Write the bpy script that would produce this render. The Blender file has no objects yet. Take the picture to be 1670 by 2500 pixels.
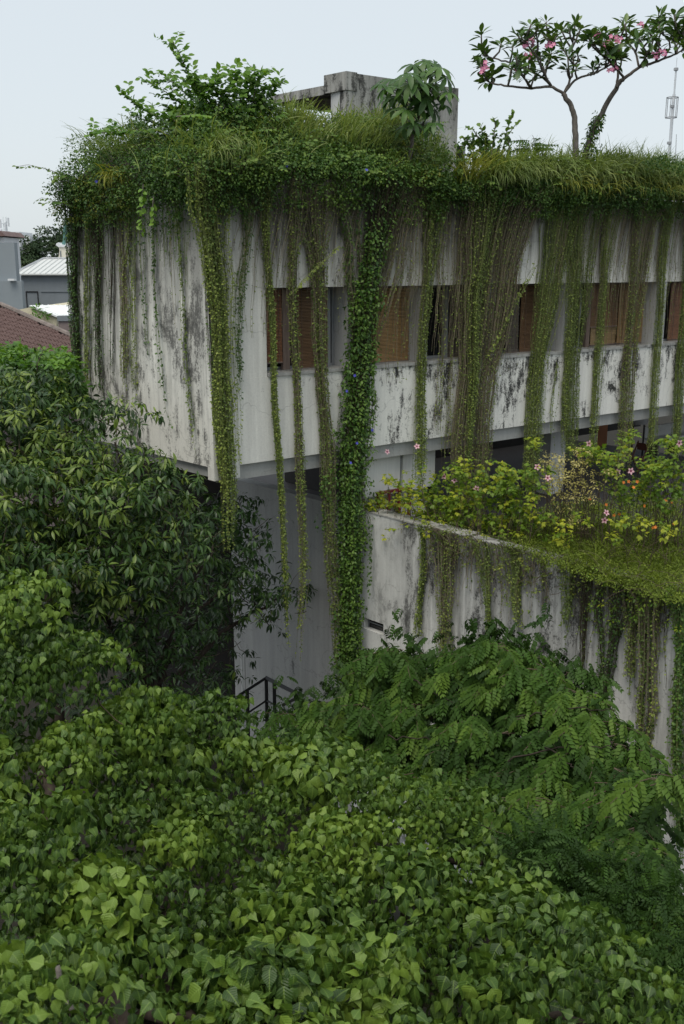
import bpy, math, random
import numpy as np
from mathutils import Matrix, Vector
from math import radians as R_

rng = np.random.default_rng(7)
random.seed(7)
D = bpy.data
SC = bpy.context.scene
COL = SC.collection

# ------------------------------------------------------------------ camera, sky, sun, exposure
H = 13.5                       # eye height above the yard
F = 2430.0                     # focal length in photo pixels (1670 x 2500)
TH = R_(13.9)                  # pitch below the horizon
cam_d = D.cameras.new('camera')
cam_d.sensor_width = 36
cam_d.lens = F / 2500 * 36
cam_d.clip_start = 0.1
cam_d.clip_end = 6000
cam_d.dof.use_dof = True
cam_d.dof.focus_distance = 20
cam_d.dof.aperture_fstop = 3.6
cam = D.objects.new('camera', cam_d)
cam.location = (0, 0, H)
cam.rotation_euler = (math.pi / 2 - TH, 0, 0)
COL.objects.link(cam)
SC.camera = cam

SUN_EL, SUN_AZ = R_(62), R_(205)          # azimuth clockwise from +Y (the viewing direction)
world = D.worlds.new('World')
SC.world = world
world.use_nodes = True
wn, wl = world.node_tree.nodes, world.node_tree.links
wn.clear()
w_out = wn.new('ShaderNodeOutputWorld')
w_bg = wn.new('ShaderNodeBackground')
w_sky = wn.new('ShaderNodeTexSky')
w_sky.sky_type = 'NISHITA'
w_sky.sun_disc = False
w_sky.sun_elevation = SUN_EL
w_sky.sun_rotation = SUN_AZ
w_sky.air_density = 1.0
w_sky.dust_density = 3.0
w_sky.ozone_density = 1.0
w_mix = wn.new('ShaderNodeMix')
w_mix.data_type = 'RGBA'
w_mix.inputs[0].default_value = 0.80      # thin even overcast veil over the clear sky
w_mix.inputs[7].default_value = (5.75, 6.2, 6.42, 1)
w_bg.inputs[1].default_value = 0.1
wl.new(w_sky.outputs[0], w_mix.inputs[6])
wl.new(w_mix.outputs[2], w_bg.inputs[0])
wl.new(w_bg.outputs[0], w_out.inputs[0])

sun_d = D.lights.new('sun', 'SUN')
sun_d.energy = 1.5
sun_d.angle = R_(40)
sun_d.color = (1, 0.93, 0.82)
sun = D.objects.new('sun', sun_d)
sv = Vector((math.sin(SUN_AZ) * math.cos(SUN_EL), math.cos(SUN_AZ) * math.cos(SUN_EL), math.sin(SUN_EL)))
sun.rotation_euler = sv.to_track_quat('Z', 'Y').to_euler()
sun.location = (0, -20, 60)
COL.objects.link(sun)

SC.view_settings.view_transform = 'Standard'
SC.view_settings.look = 'None'
SC.view_settings.gamma = 1
SC.view_settings.exposure = 0.52
SC.view_settings.use_curve_mapping = False
SC.render.engine = 'CYCLES'
SC.cycles.max_bounces = 6
SC.cycles.diffuse_bounces = 3
SC.cycles.transparent_max_bounces = 4

# ------------------------------------------------------------------ geometry helpers
ct, st = math.cos(TH), math.sin(TH)


def ray(px, py):
    x = (px - 835) / F
    u = (1250 - py) / F
    wy = ct + u * st
    wz = -st + u * ct
    return x / wy, wz / wy


def P(px, py, Y):
    a, b = ray(px, py)
    return np.array((a * Y, Y, b * Y + H))


def proj(p):
    """photo pixel of world points (N,3)"""
    p = np.asarray(p, float)
    x, y, z = p[..., 0], p[..., 1], p[..., 2] - H
    fw = y * ct - z * st
    up = y * st + z * ct
    return 835 + F * x / fw, 1250 - F * up / fw, fw


class Frame:
    def __init__(s, O, d, n):
        s.O, s.d, s.n = np.array(O, float), np.array(d, float), np.array(n, float)

    def pt(s, t, d, z):
        q = s.O + t * s.d + d * s.n
        return np.array((q[0], q[1], z + H))

    def xy(s, t, d=0):
        return s.O + t * s.d + d * s.n

    def hit(s, px, py, d=0.0):
        a, b = ray(px, py)
        o = s.O + d * s.n
        t = (a * o[1] - o[0]) / (s.d[0] - a * s.d[1])
        return t, b * (o[1] + t * s.d[1])


AR, AL = R_(52.5), R_(43.3)
RW = Frame((-2.62, 20.0), (math.sin(AR), math.cos(AR)), (math.cos(AR), -math.sin(AR)))     # right-hand facade
LW = Frame((-2.62, 20.0), (-math.sin(AL), math.cos(AL)), (-math.cos(AL), -math.sin(AL)))   # left-hand facade
Q0 = RW.xy(3.84)
PW = Frame(Q0, (math.sin(AL), -math.cos(AL)), (-math.cos(AL), -math.sin(AL)))              # podium wall


def tag(o, label=None, cat=None, group=None, kind=None):
    if label: o['label'] = label
    if cat: o['category'] = cat
    if group: o['group'] = group
    if kind: o['kind'] = kind
    return o


def empty(name, loc, label=None, cat=None, group=None, kind=None):
    o = D.objects.new(name, None)
    o.empty_display_size = 0.2
    o.location = tuple(float(v) for v in loc)
    COL.objects.link(o)
    return tag(o, label, cat, group, kind)


def base_of(parent):
    b = np.zeros(3)
    while parent is not None:
        b = b + np.array(parent.location)
        parent = parent.parent
    return b


class MB:
    def __init__(s):
        s.v, s.f = [], []

    def add(s, verts, faces):
        o = len(s.v)
        s.v += [tuple(map(float, p)) for p in verts]
        s.f += [tuple(i + o for i in q) for q in faces]
        return s

    def prism(s, poly, z0, z1):
        n = len(poly)
        a = sum(poly[i][0] * poly[(i + 1) % n][1] - poly[(i + 1) % n][0] * poly[i][1] for i in range(n))
        if a < 0: poly = poly[::-1]
        v = [(p[0], p[1], z0 + H) for p in poly] + [(p[0], p[1], z1 + H) for p in poly]
        f = [tuple(range(n - 1, -1, -1)), tuple(range(n, 2 * n))]
        f += [(i, (i + 1) % n, n + (i + 1) % n, n + i) for i in range(n)]
        return s.add(v, f)

    def boxf(s, fr, t0, t1, d0, d1, z0, z1):
        return s.prism([fr.xy(t0, d0), fr.xy(t1, d0), fr.xy(t1, d1), fr.xy(t0, d1)], z0, z1)

    def box(s, x0, x1, y0, y1, z0, z1):
        return s.prism([(x0, y0), (x1, y0), (x1, y1), (x0, y1)], z0, z1)

    def tube(s, pts, r, sides=6):
        pts = np.asarray(pts, float)
        K = len(pts)
        r = np.broadcast_to(np.asarray(r, float), (K,))
        T = np.gradient(pts, axis=0)
        T /= np.linalg.norm(T, axis=1)[:, None] + 1e-9
        ref = np.array((0, 0, 1.0)) if abs(T[:, 2].mean()) < .8 else np.array((1.0, 0, 0))
        A = np.cross(T, ref); A /= np.linalg.norm(A, axis=1)[:, None] + 1e-9
        B = np.cross(T, A)
        v, f = [], []
        for k in range(K):
            for j in range(sides):
                an = 2 * math.pi * j / sides
                v.append(pts[k] + r[k] * (math.cos(an) * A[k] + math.sin(an) * B[k]))
        for k in range(K - 1):
            for j in range(sides):
                j2 = (j + 1) % sides
                f.append((k * sides + j, k * sides + j2, (k + 1) * sides + j2, (k + 1) * sides + j))
        f.append(tuple(range(sides - 1, -1, -1)))
        f.append(tuple((K - 1) * sides + j for j in range(sides)))
        return s.add(v, f)

    def build(s, name, mat, parent=None, smooth=False):
        b = base_of(parent)
        me = D.meshes.new(name)
        me.from_pydata([(p[0] - b[0], p[1] - b[1], p[2] - b[2]) for p in s.v], [], s.f)
        me.materials.append(mat)
        if smooth:
            me.polygons.foreach_set('use_smooth', [True] * len(me.polygons))
        me.update()
        o = D.objects.new(name, me)
        o.parent = parent
        COL.objects.link(o)
        return o


def fast_mesh(name, V, T, tone=None, uv=None, smooth=False):
    """V (N,3), T (M,3) triangles, tone per vertex, uv per vertex"""
    me = D.meshes.new(name)
    N, M = len(V), len(T)
    me.vertices.add(N)
    me.vertices.foreach_set('co', np.ascontiguousarray(V, dtype=np.float32).ravel())
    me.loops.add(M * 3)
    me.loops.foreach_set('vertex_index', np.ascontiguousarray(T, dtype=np.int32).ravel())
    me.polygons.add(M)
    me.polygons.foreach_set('loop_start', np.arange(0, M * 3, 3, dtype=np.int32))
    me.polygons.foreach_set('loop_total', np.full(M, 3, dtype=np.int32))
    if smooth:
        me.polygons.foreach_set('use_smooth', np.ones(M, dtype=bool))
    if tone is not None:
        at = me.attributes.new('tone', 'FLOAT', 'POINT')
        at.data.foreach_set('value', np.ascontiguousarray(tone, dtype=np.float32))
    if uv is not None:
        u = me.uv_layers.new(name='UVMap')
        u.data.foreach_set('uv', np.ascontiguousarray(uv[T.ravel()], dtype=np.float32).ravel())
    me.update(calc_edges=True)
    me.validate()
    return me


def link_mesh(name, me, mat, parent, kind=None):
    me.materials.append(mat)
    o = D.objects.new(name, me)
    o.parent = parent
    COL.objects.link(o)
    if kind: o['kind'] = kind
    return o


def nrm(a):
    a = np.asarray(a, float)
    return a / (np.linalg.norm(a, axis=-1, keepdims=True) + 1e-9)


# ---- leaf templates: x across, y along, z up ------------------------------------------------
def leaf_template(prof, fold=.25, droop=.25, wave=0.0, curl=0.0):
    """prof = half widths at equal stations; first and last may be 0"""
    n = len(prof)
    V, UV, T = [], [], []
    mw = max(prof)
    idx = []
    for i, w in enumerate(prof):
        y = i / (n - 1)
        z = -droop * y * y
        if w < 1e-4:
            idx.append((len(V),) * 3); V.append((0, y, z)); UV.append((.5, y))
        else:
            idx.append((len(V), len(V) + 1, len(V) + 2))
            wv = wave * (1 if i % 2 else -1)
            V += [(-w, y - curl * w, z + fold * w + wv), (0, y, z), (w, y - curl * w, z + fold * w - wv)]
            UV += [(.5 - .5 * w / mw, y), (.5, y), (.5 + .5 * w / mw, y)]
    for i in range(n - 1):
        a, b = idx[i], idx[i + 1]
        for l, r in ((0, 1), (1, 2)):
            if a[l] == a[r]:
                T.append((a[1], b[r], b[l]))
            elif b[l] == b[r]:
                T.append((a[l], a[r], b[1]))
            else:
                T += [(a[l], a[r], b[r]), (a[l], b[r], b[l])]
    return np.array(V, float), np.array(T, np.int32), np.array(UV, float)


def merge_templates(items):
    V, T, U = [], [], []
    o = 0
    for v, t, u in items:
        V.append(v); T.append(t + o); U.append(u); o += len(v)
    return np.concatenate(V), np.concatenate(T), np.concatenate(U)


def xform(tp, M, off):
    return (tp[0] @ np.asarray(M).T + np.asarray(off), tp[1], tp[2])


FIG_LEAF = leaf_template([0, .29, .38, .31, .16, .04, 0], .22, .42, .022, .12)
FIG_LEAF_B = leaf_template([.1, .34, .40, .28, .12, .03, 0], .12, .6, .035, .2)
FIG_LO = leaf_template([0, .33, .36, .15, 0], .22, .42, .015, .1)
FIG_LO_B = leaf_template([.06, .38, .30, .09, 0], .1, .6, .02, .15)
LANCE_LO = leaf_template([0, .15, .13, 0], .3, .3)
LANCE = leaf_template([0, .13, .16, .11, 0], .3, .3)
OVAL = leaf_template([0, .27, .27, 0], .25, .2)
TINY = leaf_template([0, .36, 0], .3, .15)
LOBED = merge_templates([leaf_template([0, .30, .26, 0], .2, .25),
                         xform(leaf_template([0, .24, 0], .2, .2), np.array([[.45, .55, 0], [-.45, .55, 0], [0, 0, .7]]), (0, .05, 0)),
                         xform(leaf_template([0, .24, 0], .2, .2), np.array([[.45, -.55, 0], [.45, .55, 0], [0, 0, .7]]), (0, .05, 0))])


def rot_z(a):
    c, s = math.cos(a), math.sin(a)
    return np.array([[c, -s, 0], [s, c, 0], [0, 0, 1]])


def pinnate(n, lw, ll, arch=.35, lo=False):
    """a compound leaf with n pairs of leaflets along an arching stalk"""
    items = []
    rv = leaf_template([.008, .003] if lo else [.008, .007, .003], 0, arch)
    items.append(rv)
    lt = leaf_template([0, lw / ll, 0], .25, .25)
    if lo:
        w_ = lw / ll
        lt = (np.array([(0, 0, 0), (w_, .5, .1 * w_), (0, 1, -.25), (-w_, .5, .1 * w_)]), np.array([(0, 1, 2), (0, 2, 3)], np.int32), np.array([(.5, 0), (1, .5), (.5, 1), (0, .5)]))
    for i in range(n):
        y = .15 + .8 * i / (n - 1)
        z = -arch * y * y
        L = ll * (1 - .55 * abs(i / (n - 1) - .4))
        for s in (-1, 1):
            M = rot_z(-s * R_(62 - 22 * i / n)) @ np.diag((L, L, L))
            tilt = np.array([[1, 0, 0], [0, 1, 0], [-s * 0, 0, 1]])
            v = lt[0] @ M.T
            v[:, 2] -= .55 * np.abs(v[:, 0])
            items.append((v + np.array((0, y, z)), lt[1], lt[2]))
    t = leaf_template([0, lw / ll, 0], .2, .3)
    items.append((t[0] * ll * .7 + np.array((0, .95, -arch * .9)), t[1], t[2]))
    return merge_templates(items)


FROND = pinnate(5, .15, .42, .45)
FROND_LO = pinnate(5, .15, .42, .45, True)
FINE_FROND = pinnate(6, .07, .26, .35, True)
FEATHER = pinnate(8, .05, .22, .25)
PALMATE = merge_templates([xform(leaf_template([0, .10, .17, .15, 0], .2, .55), rot_z(R_(a)), (0, 0, 0))
                           for a in (-140, -95, -50, 0, 50, 95, 140)])


def leaf_frames(dirs, nr):
    d = nrm(dirs)
    s = nrm(np.cross(d, nr))
    n = np.cross(s, d)
    return s, d, n


def leaves_mesh(name, tp, pos, dirs, nr, size, tone, base, uv=False, smooth=False):
    V0, T0, U0 = tp
    s, d, n = leaf_frames(dirs, nr)
    V = pos[:, None, :] - base + size[:, None, None] * (
        V0[None, :, 0:1] * s[:, None, :] + V0[None, :, 1:2] * d[:, None, :] + V0[None, :, 2:3] * n[:, None, :])
    N, K = len(pos), len(V0)
    T = (T0[None] + (np.arange(N) * K)[:, None, None]).reshape(-1, 3)
    return fast_mesh(name, V.reshape(-1, 3), T, np.repeat(tone, K), np.tile(U0, (N, 1)) if uv else None, smooth)


def cat(lst):
    return [np.concatenate([np.atleast_1d(l[i]) for l in lst]) for i in range(5)]


def foliage(parent, leafset, tps, mat, n_ind=300, name='leaf', uv=False, smooth=False, fol='foliage', cell=14.0, lo=None):
    """leafset = pos, dir, nrm, size, tone. The n_ind leaves that show largest become objects, the rest one mesh."""
    pos, dr, nr, size, tone = leafset
    if not isinstance(tps, list): tps = [tps]
    base = base_of(parent)
    N = len(pos)
    ind = np.zeros(N, bool)
    if n_ind:
        mid = pos + nrm(dr) * size[:, None] * .5
        px, py, dep = proj(mid)
        vis = (px > 0) & (px < 1670) & (py > 0) & (py < 2500)
        key = (np.floor(px / cell).astype(int) * 100000 + np.floor(py / cell).astype(int))
        order = np.lexsort((dep, key))
        first = np.ones(N, bool)
        ks = key[order]
        first[1:] = ks[1:] != ks[:-1]
        front = np.zeros(N, bool)
        front[order[first]] = True
        s_, d_, n_ = leaf_frames(dr, nr)
        view = nrm(mid - np.array((0, 0, H)))
        sc = size / dep * (.25 + np.abs((n_ * view).sum(1)))
        sc = np.where(vis & front, sc, -1)
        top = np.argsort(-sc)[:n_ind]
        ind[top[sc[top] > 0]] = True
        edges = np.quantile(tone[ind], (0, .25, .5, .75, 1)) if ind.any() else None
        lib = {}
        for q, i in enumerate(np.nonzero(ind)[0]):
            b = int(np.clip(np.searchsorted(edges, tone[i]) - 1, 0, 3))
            k = q % len(tps)
            if (b, k) not in lib:
                tv = float((edges[b] + edges[b + 1]) / 2)
                V0, T0, U0 = tps[k]
                me = fast_mesh(name, V0, T0, np.full(len(V0), tv), U0 if uv else None, smooth)
                me.materials.append(mat)
                lib[(b, k)] = me
            o = D.objects.new(name, lib[(b, k)])
            o.parent = parent
            z = size[i]
            p = pos[i] - base
            o.matrix_basis = Matrix(((s_[i][0] * z, d_[i][0] * z, n_[i][0] * z, p[0]),
                                     (s_[i][1] * z, d_[i][1] * z, n_[i][1] * z, p[1]),
                                     (s_[i][2] * z, d_[i][2] * z, n_[i][2] * z, p[2]), (0, 0, 0, 1)))
            COL.objects.link(o)
    rest = np.nonzero(~ind)[0]
    if lo: tps = lo
    if len(rest):
        k = len(tps)
        ms = []
        if k == 1:
            me = leaves_mesh(fol, tps[0], pos[rest], dr[rest], nr[rest], size[rest], tone[rest], base, uv, smooth)
            link_mesh(fol, me, mat, parent, 'stuff')
        else:
            for j in range(k):
                r = rest[j::k]
                if len(r):
                    me = leaves_mesh(fol, tps[j], pos[r], dr[r], nr[r], size[r], tone[r], base, uv, smooth)
                    link_mesh(fol, me, mat, parent, 'stuff')


def rosettes(cen, axis, nleaf, size, droop=.6, spread=1.0, tone=(.3, .7), reach=.12, jit=.25, sz_var=.3, rg=rng, up=0.0, nup=.9, na=.35):
    """whorls of drooping leaves around shoot tips"""
    cen, axis = np.atleast_2d(cen), nrm(np.atleast_2d(axis))
    M = len(cen)
    a = np.repeat(axis, nleaf, 0)
    c = np.repeat(cen, nleaf, 0)
    N = M * nleaf
    ref = np.where(np.abs(a[:, 2:3]) < .9, np.array((0, 0, 1.0)), np.array((1.0, 0, 0)))
    e1 = nrm(np.cross(a, ref)); e2 = np.cross(a, e1)
    ang = np.tile(np.arange(nleaf) * 2.4, M) + np.repeat(rg.uniform(0, 6.28, M), nleaf) + rg.normal(0, .2, N)
    rad = np.cos(ang)[:, None] * e1 + np.sin(ang)[:, None] * e2
    lift = np.tile(np.linspace(-.2, .5, nleaf), M) + rg.normal(0, .15, N)
    d = rad * spread + a * lift[:, None]
    d[:, 2] += up - droop * rg.uniform(.5, 1.3, N)
    d += rg.normal(0, jit * .5, (N, 3))
    d = nrm(d)
    n = np.array((0, 0, nup)) + rad * .55 + a * na + rg.normal(0, jit, (N, 3))
    sh = np.repeat(rg.uniform(.8, 1.15, M), nleaf)
    s = size * sh * (1 - sz_var * rg.random(N))
    pos = c + rad * (reach * s)[:, None] - a * (np.tile(np.linspace(.35, 0, nleaf), M) * s)[:, None]
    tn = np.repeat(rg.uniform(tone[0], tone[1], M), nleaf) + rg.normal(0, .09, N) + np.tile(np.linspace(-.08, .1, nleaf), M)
    return [pos, d, n, s, np.clip(tn, 0, 1)]


def along(pts, spacing, size, tone=(.3, .7), droop=.2, rg=rng, width=1.0, start=.1, up=.5):
    """alternate leaves along a twig polyline"""
    pts = np.asarray(pts, float)
    seg = np.linalg.norm(np.diff(pts, axis=0), axis=1)
    L = np.concatenate([[0], np.cumsum(seg)])
    n = max(2, int(L[-1] * (1 - start) / spacing))
    q = np.linspace(L[-1] * start, L[-1], n)
    p = np.stack([np.interp(q, L, pts[:, k]) for k in range(3)], 1)
    T = nrm(np.gradient(p, axis=0))
    ref = np.array((0, 0, 1.0))
    side = nrm(np.cross(T, ref) + rg.normal(0, .15, (n, 3)))
    sg = np.where(np.arange(n) % 2, 1, -1)[:, None]
    d = side * sg * width + T * .6 + rg.normal(0, .18, (n, 3)); d[:, 2] += up * .3 - droop
    nn = np.array((0, -.8, .75)) + rg.normal(0, .35, (n, 3))
    s = size * rg.uniform(.75, 1.1, n)
    tn = np.clip(rg.uniform(*tone, n) + .25 * (q / L[-1]) ** 3, 0, 1)
    return [p, nrm(d), nn, s, tn]


def blob(c, rad, n, size, tone=(.3, .7), droop=.35, rg=rng, upper=-.3, shell=(.75, 1.05)):
    """leaves on the outside of one irregular clump"""
    g = nrm(rg.normal(0, 1, (n * 2, 3)))
    g = g[g[:, 2] > upper][:n]
    n = len(g)
    rr = rg.uniform(*shell, n)
    p = np.asarray(c) + g * np.asarray(rad) * rr[:, None]
    d = g * .6 + rg.normal(0, .6, (n, 3)); d[:, 2] -= droop
    nn = g + np.array((0, 0, .6)) + rg.normal(0, .4, (n, 3))
    t0 = rg.uniform(*tone)
    return [p, nrm(d), nn, size * rg.uniform(.65, 1.2, n), np.clip(t0 + rg.normal(0, .13, n), 0, 1)]


def tubes_mesh(pl, rad, base, tone=None):
    """pl (S,K,3) strands, rad (S,) -> three-sided tubes"""
    S, K, _ = pl.shape
    ang = np.array((.3, 2.4, 4.5))
    T = nrm(np.gradient(pl, axis=1))
    ref = np.broadcast_to(np.array((.31, -.95, .05)), T.shape)
    A = nrm(np.cross(T, ref)); B = np.cross(T, A)
    tap = np.linspace(1, .55, K)[None, :, None]
    r = rad[:, None, None] * tap
    V = np.stack([pl - base + r * (math.cos(x) * A + math.sin(x) * B) for x in ang], 2)      # S,K,3,3
    k = np.arange(K - 1)
    fs = []
    for j in range(3):
        j2 = (j + 1) % 3
        a, b, c, d = k * 3 + j, k * 3 + j2, (k + 1) * 3 + j2, (k + 1) * 3 + j
        fs += [np.stack([a, b, c], 1), np.stack([a, c, d], 1)]
    fs = np.concatenate(fs)
    T_ = (fs[None] + (np.arange(S) * K * 3)[:, None, None]).reshape(-1, 3)
    tn = np.repeat(rng.random(S) if tone is None else tone, K * 3)
    return V.reshape(-1, 3), T_, tn


# ------------------------------------------------------------------ materials
def new_mat(name):
    m = D.materials.new(name)
    m.use_nodes = True
    nt = m.node_tree
    b = nt.nodes['Principled BSDF']
    return m, nt, b


def ramp(nt, fac, stops):
    r = nt.nodes.new('ShaderNodeValToRGB')
    e = r.color_ramp.elements
    while len(e) < len(stops): e.new(.5)
    for k, (p, c) in enumerate(stops):
        e[k].position = p
        e[k].color = (*c, 1) if len(c) == 3 else c
    nt.links.new(fac, r.inputs[0])
    return r.outputs[0]


def math_n(nt, op, a, b=None, c=None, clamp=False):
    n = nt.nodes.new('ShaderNodeMath'); n.operation = op; n.use_clamp = clamp
    for k, v in enumerate((a, b, c)):
        if v is None: continue
        if isinstance(v, (int, float)): n.inputs[k].default_value = v
        else: nt.links.new(v, n.inputs[k])
    return n.outputs[0]


def mixc(nt, fac, a, b, mode='MIX'):
    n = nt.nodes.new('ShaderNodeMix'); n.data_type = 'RGBA'; n.blend_type = mode
    for k, v in ((0, fac), (6, a), (7, b)):
        if isinstance(v, (int, float)): n.inputs[k].default_value = v
        elif isinstance(v, tuple): n.inputs[k].default_value = (*v, 1)
        else: nt.links.new(v, n.inputs[k])
    return n.outputs[2]


def coords(nt, scale=(1, 1, 1), loc=(0, 0, 0)):
    tc = nt.nodes.new('ShaderNodeTexCoord')
    mp = nt.nodes.new('ShaderNodeMapping')
    mp.inputs['Scale'].default_value = scale
    mp.inputs['Location'].default_value = loc
    nt.links.new(tc.outputs['Object'], mp.inputs[0])
    return mp.outputs[0]


def noise(nt, vec, scale, detail=5, rough=.6, dist=0.0):
    n = nt.nodes.new('ShaderNodeTexNoise')
    n.inputs['Scale'].default_value = scale
    n.inputs['Detail'].default_value = detail
    n.inputs['Roughness'].default_value = rough
    n.inputs['Distortion'].default_value = dist
    nt.links.new(vec, n.inputs['Vector'])
    return n.outputs[0]


def sep_z(nt):
    tc = nt.nodes.new('ShaderNodeTexCoord')
    s = nt.nodes.new('ShaderNodeSeparateXYZ')
    nt.links.new(tc.outputs['Object'], s.inputs[0])
    return s.outputs[2]


def rng_map(nt, v, a, b, c=0.0, d=1.0):
    n = nt.nodes.new('ShaderNodeMapRange')
    nt.links.new(v, n.inputs[0])
    for k, x in enumerate((a, b, c, d)): n.inputs[k + 1].default_value = x
    n.clamp = True
    return n.outputs[0]


def bump(nt, bsdf, h, strength=.3, dist=.02):
    b = nt.nodes.new('ShaderNodeBump')
    b.inputs['Strength'].default_value = strength
    b.inputs['Distance'].default_value = dist
    nt.links.new(h, b.inputs['Height'])
    nt.links.new(b.outputs[0], bsdf.inputs['Normal'])


def concrete(name, base, grime=(.16, .16, .145), streak=.5, bias=0.0, top=None, bot=None, patch=.3, black=(.035, .036, .034),
             patch_band=None, seed=0.0, grain=.06, xfade=None):
    """old painted concrete: long vertical water stains that fade down from the top, and black lichen patches.
    top/bot are object-space heights between which the stains run out."""
    m, nt, b = new_mat(name)
    c1 = noise(nt, coords(nt, (1, 1, .09), (seed, 0, 0)), 3.2, 6, .65)
    c2 = noise(nt, coords(nt, (1, 1, .05), (seed + 9, 3, 0)), 9.0, 5, .6)
    c3 = noise(nt, coords(nt, (1, 1, .55), (seed + 4, 7, 0)), 1.3, 8, .72, .3)
    st1 = math_n(nt, 'MULTIPLY', c1, .62)
    st2 = math_n(nt, 'MULTIPLY_ADD', c2, .38, st1)
    fine = noise(nt, coords(nt), 26, 6, .7)
    if bias: st2 = math_n(nt, 'ADD', st2, bias)
    if top is not None:
        zz = rng_map(nt, sep_z(nt), bot, top, -.19, .2)
        wob = math_n(nt, 'MULTIPLY_ADD', math_n(nt, 'SUBTRACT', c3, .5), .35, zz)
        st2 = math_n(nt, 'ADD', st2, wob)
    f1 = ramp(nt, st2, [(.44 - .1 * (streak - .5), (0, 0, 0)), (.60, (.55, .55, .55)), (.78, (1, 1, 1))])
    f1 = math_n(nt, 'MULTIPLY', f1, min(1.0, streak * 1.3))
    if xfade:
        tcx = nt.nodes.new('ShaderNodeTexCoord'); sx = nt.nodes.new('ShaderNodeSeparateXYZ')
        nt.links.new(tcx.outputs['Object'], sx.inputs[0])
        wx = math_n(nt, 'MULTIPLY_ADD', math_n(nt, 'SUBTRACT', c3, .5), 1.6, sx.outputs[0])
        xf = rng_map(nt, wx, xfade[0], xfade[1], .14, 1)
        f1 = math_n(nt, 'MULTIPLY', f1, xf)
    col = mixc(nt, f1, base, grime)
    bl = math_n(nt, 'MULTIPLY_ADD', fine, .35, math_n(nt, 'MULTIPLY', c3, .8))
    v3 = noise(nt, coords(nt, (1, 1, .3), (seed + 2, 1, 5)), 5.5, 7, .75)
    bl = math_n(nt, 'MULTIPLY_ADD', v3, .5, bl)
    if patch_band:
        z0, z1, amt = patch_band
        bl = math_n(nt, 'ADD', bl, rng_map(nt, sep_z(nt), z0, z1, 0, amt))
    lo = 1.13 - patch * .17
    f2 = ramp(nt, bl, [(min(.97, lo - .07), (0, 0, 0)), (min(.985, lo + .0), (.8, .8, .8)), (1, (1, 1, 1))])
    n_ = math_n(nt, 'MULTIPLY', f2, min(1, patch * 1.6), clamp=True)
    if xfade: n_ = math_n(nt, 'MULTIPLY', n_, xf)
    col = mixc(nt, n_, col, black)
    g = ramp(nt, fine, [(.3, (1 - grain * 2,) * 3), (.6, (1, 1, 1))])
    col = mixc(nt, 1.0, col, g, 'MULTIPLY')
    # hairline cracks
    vo = nt.nodes.new('ShaderNodeTexVoronoi'); vo.feature = 'DISTANCE_TO_EDGE'; vo.inputs['Scale'].default_value = .55
    wv = nt.nodes.new('ShaderNodeVectorMath'); wv.operation = 'ADD'
    nz = nt.nodes.new('ShaderNodeTexNoise'); nz.inputs['Scale'].default_value = 2.0; nz.inputs['Detail'].default_value = 6
    nt.links.new(coords(nt, (1, 1, 1), (seed, 0, 2)), nz.inputs['Vector'])
    nt.links.new(nz.outputs[1], wv.inputs[0]); nt.links.new(coords(nt, (1, 1, 1), (seed, 0, 2)), wv.inputs[1])
    nt.links.new(wv.outputs[0], vo.inputs['Vector'])
    ck = ramp(nt, vo.outputs['Distance'], [(.0, (1, 1, 1)), (.009, (0, 0, 0))])
    col = mixc(nt, math_n(nt, 'MULTIPLY', ck, .35), col, (.12, .12, .11))
    nt.links.new(col, b.inputs['Base Color'])
    b.inputs['Roughness'].default_value = .85
    b.inputs['Specular IOR Level'].default_value = .25
    bump(nt, b, math_n(nt, 'MULTIPLY_ADD', fine, .6, c3), .35, .015)
    return m


def plain(name, col, rough=.6, var=.25, scale=4, metal=0, spec=.3, stretch=(1, 1, 1)):
    m, nt, b = new_mat(name)
    n = noise(nt, coords(nt, stretch), scale, 6, .65)
    c = ramp(nt, n, [(.25, tuple(x * (1 - var) for x in col)), (.7, tuple(min(1, x * (1 + var * .6)) for x in col))])
    nt.links.new(c, b.inputs['Base Color'])
    b.inputs['Roughness'].default_value = rough
    b.inputs['Metallic'].default_value = metal
    b.inputs['Specular IOR Level'].default_value = spec
    return m


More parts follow.
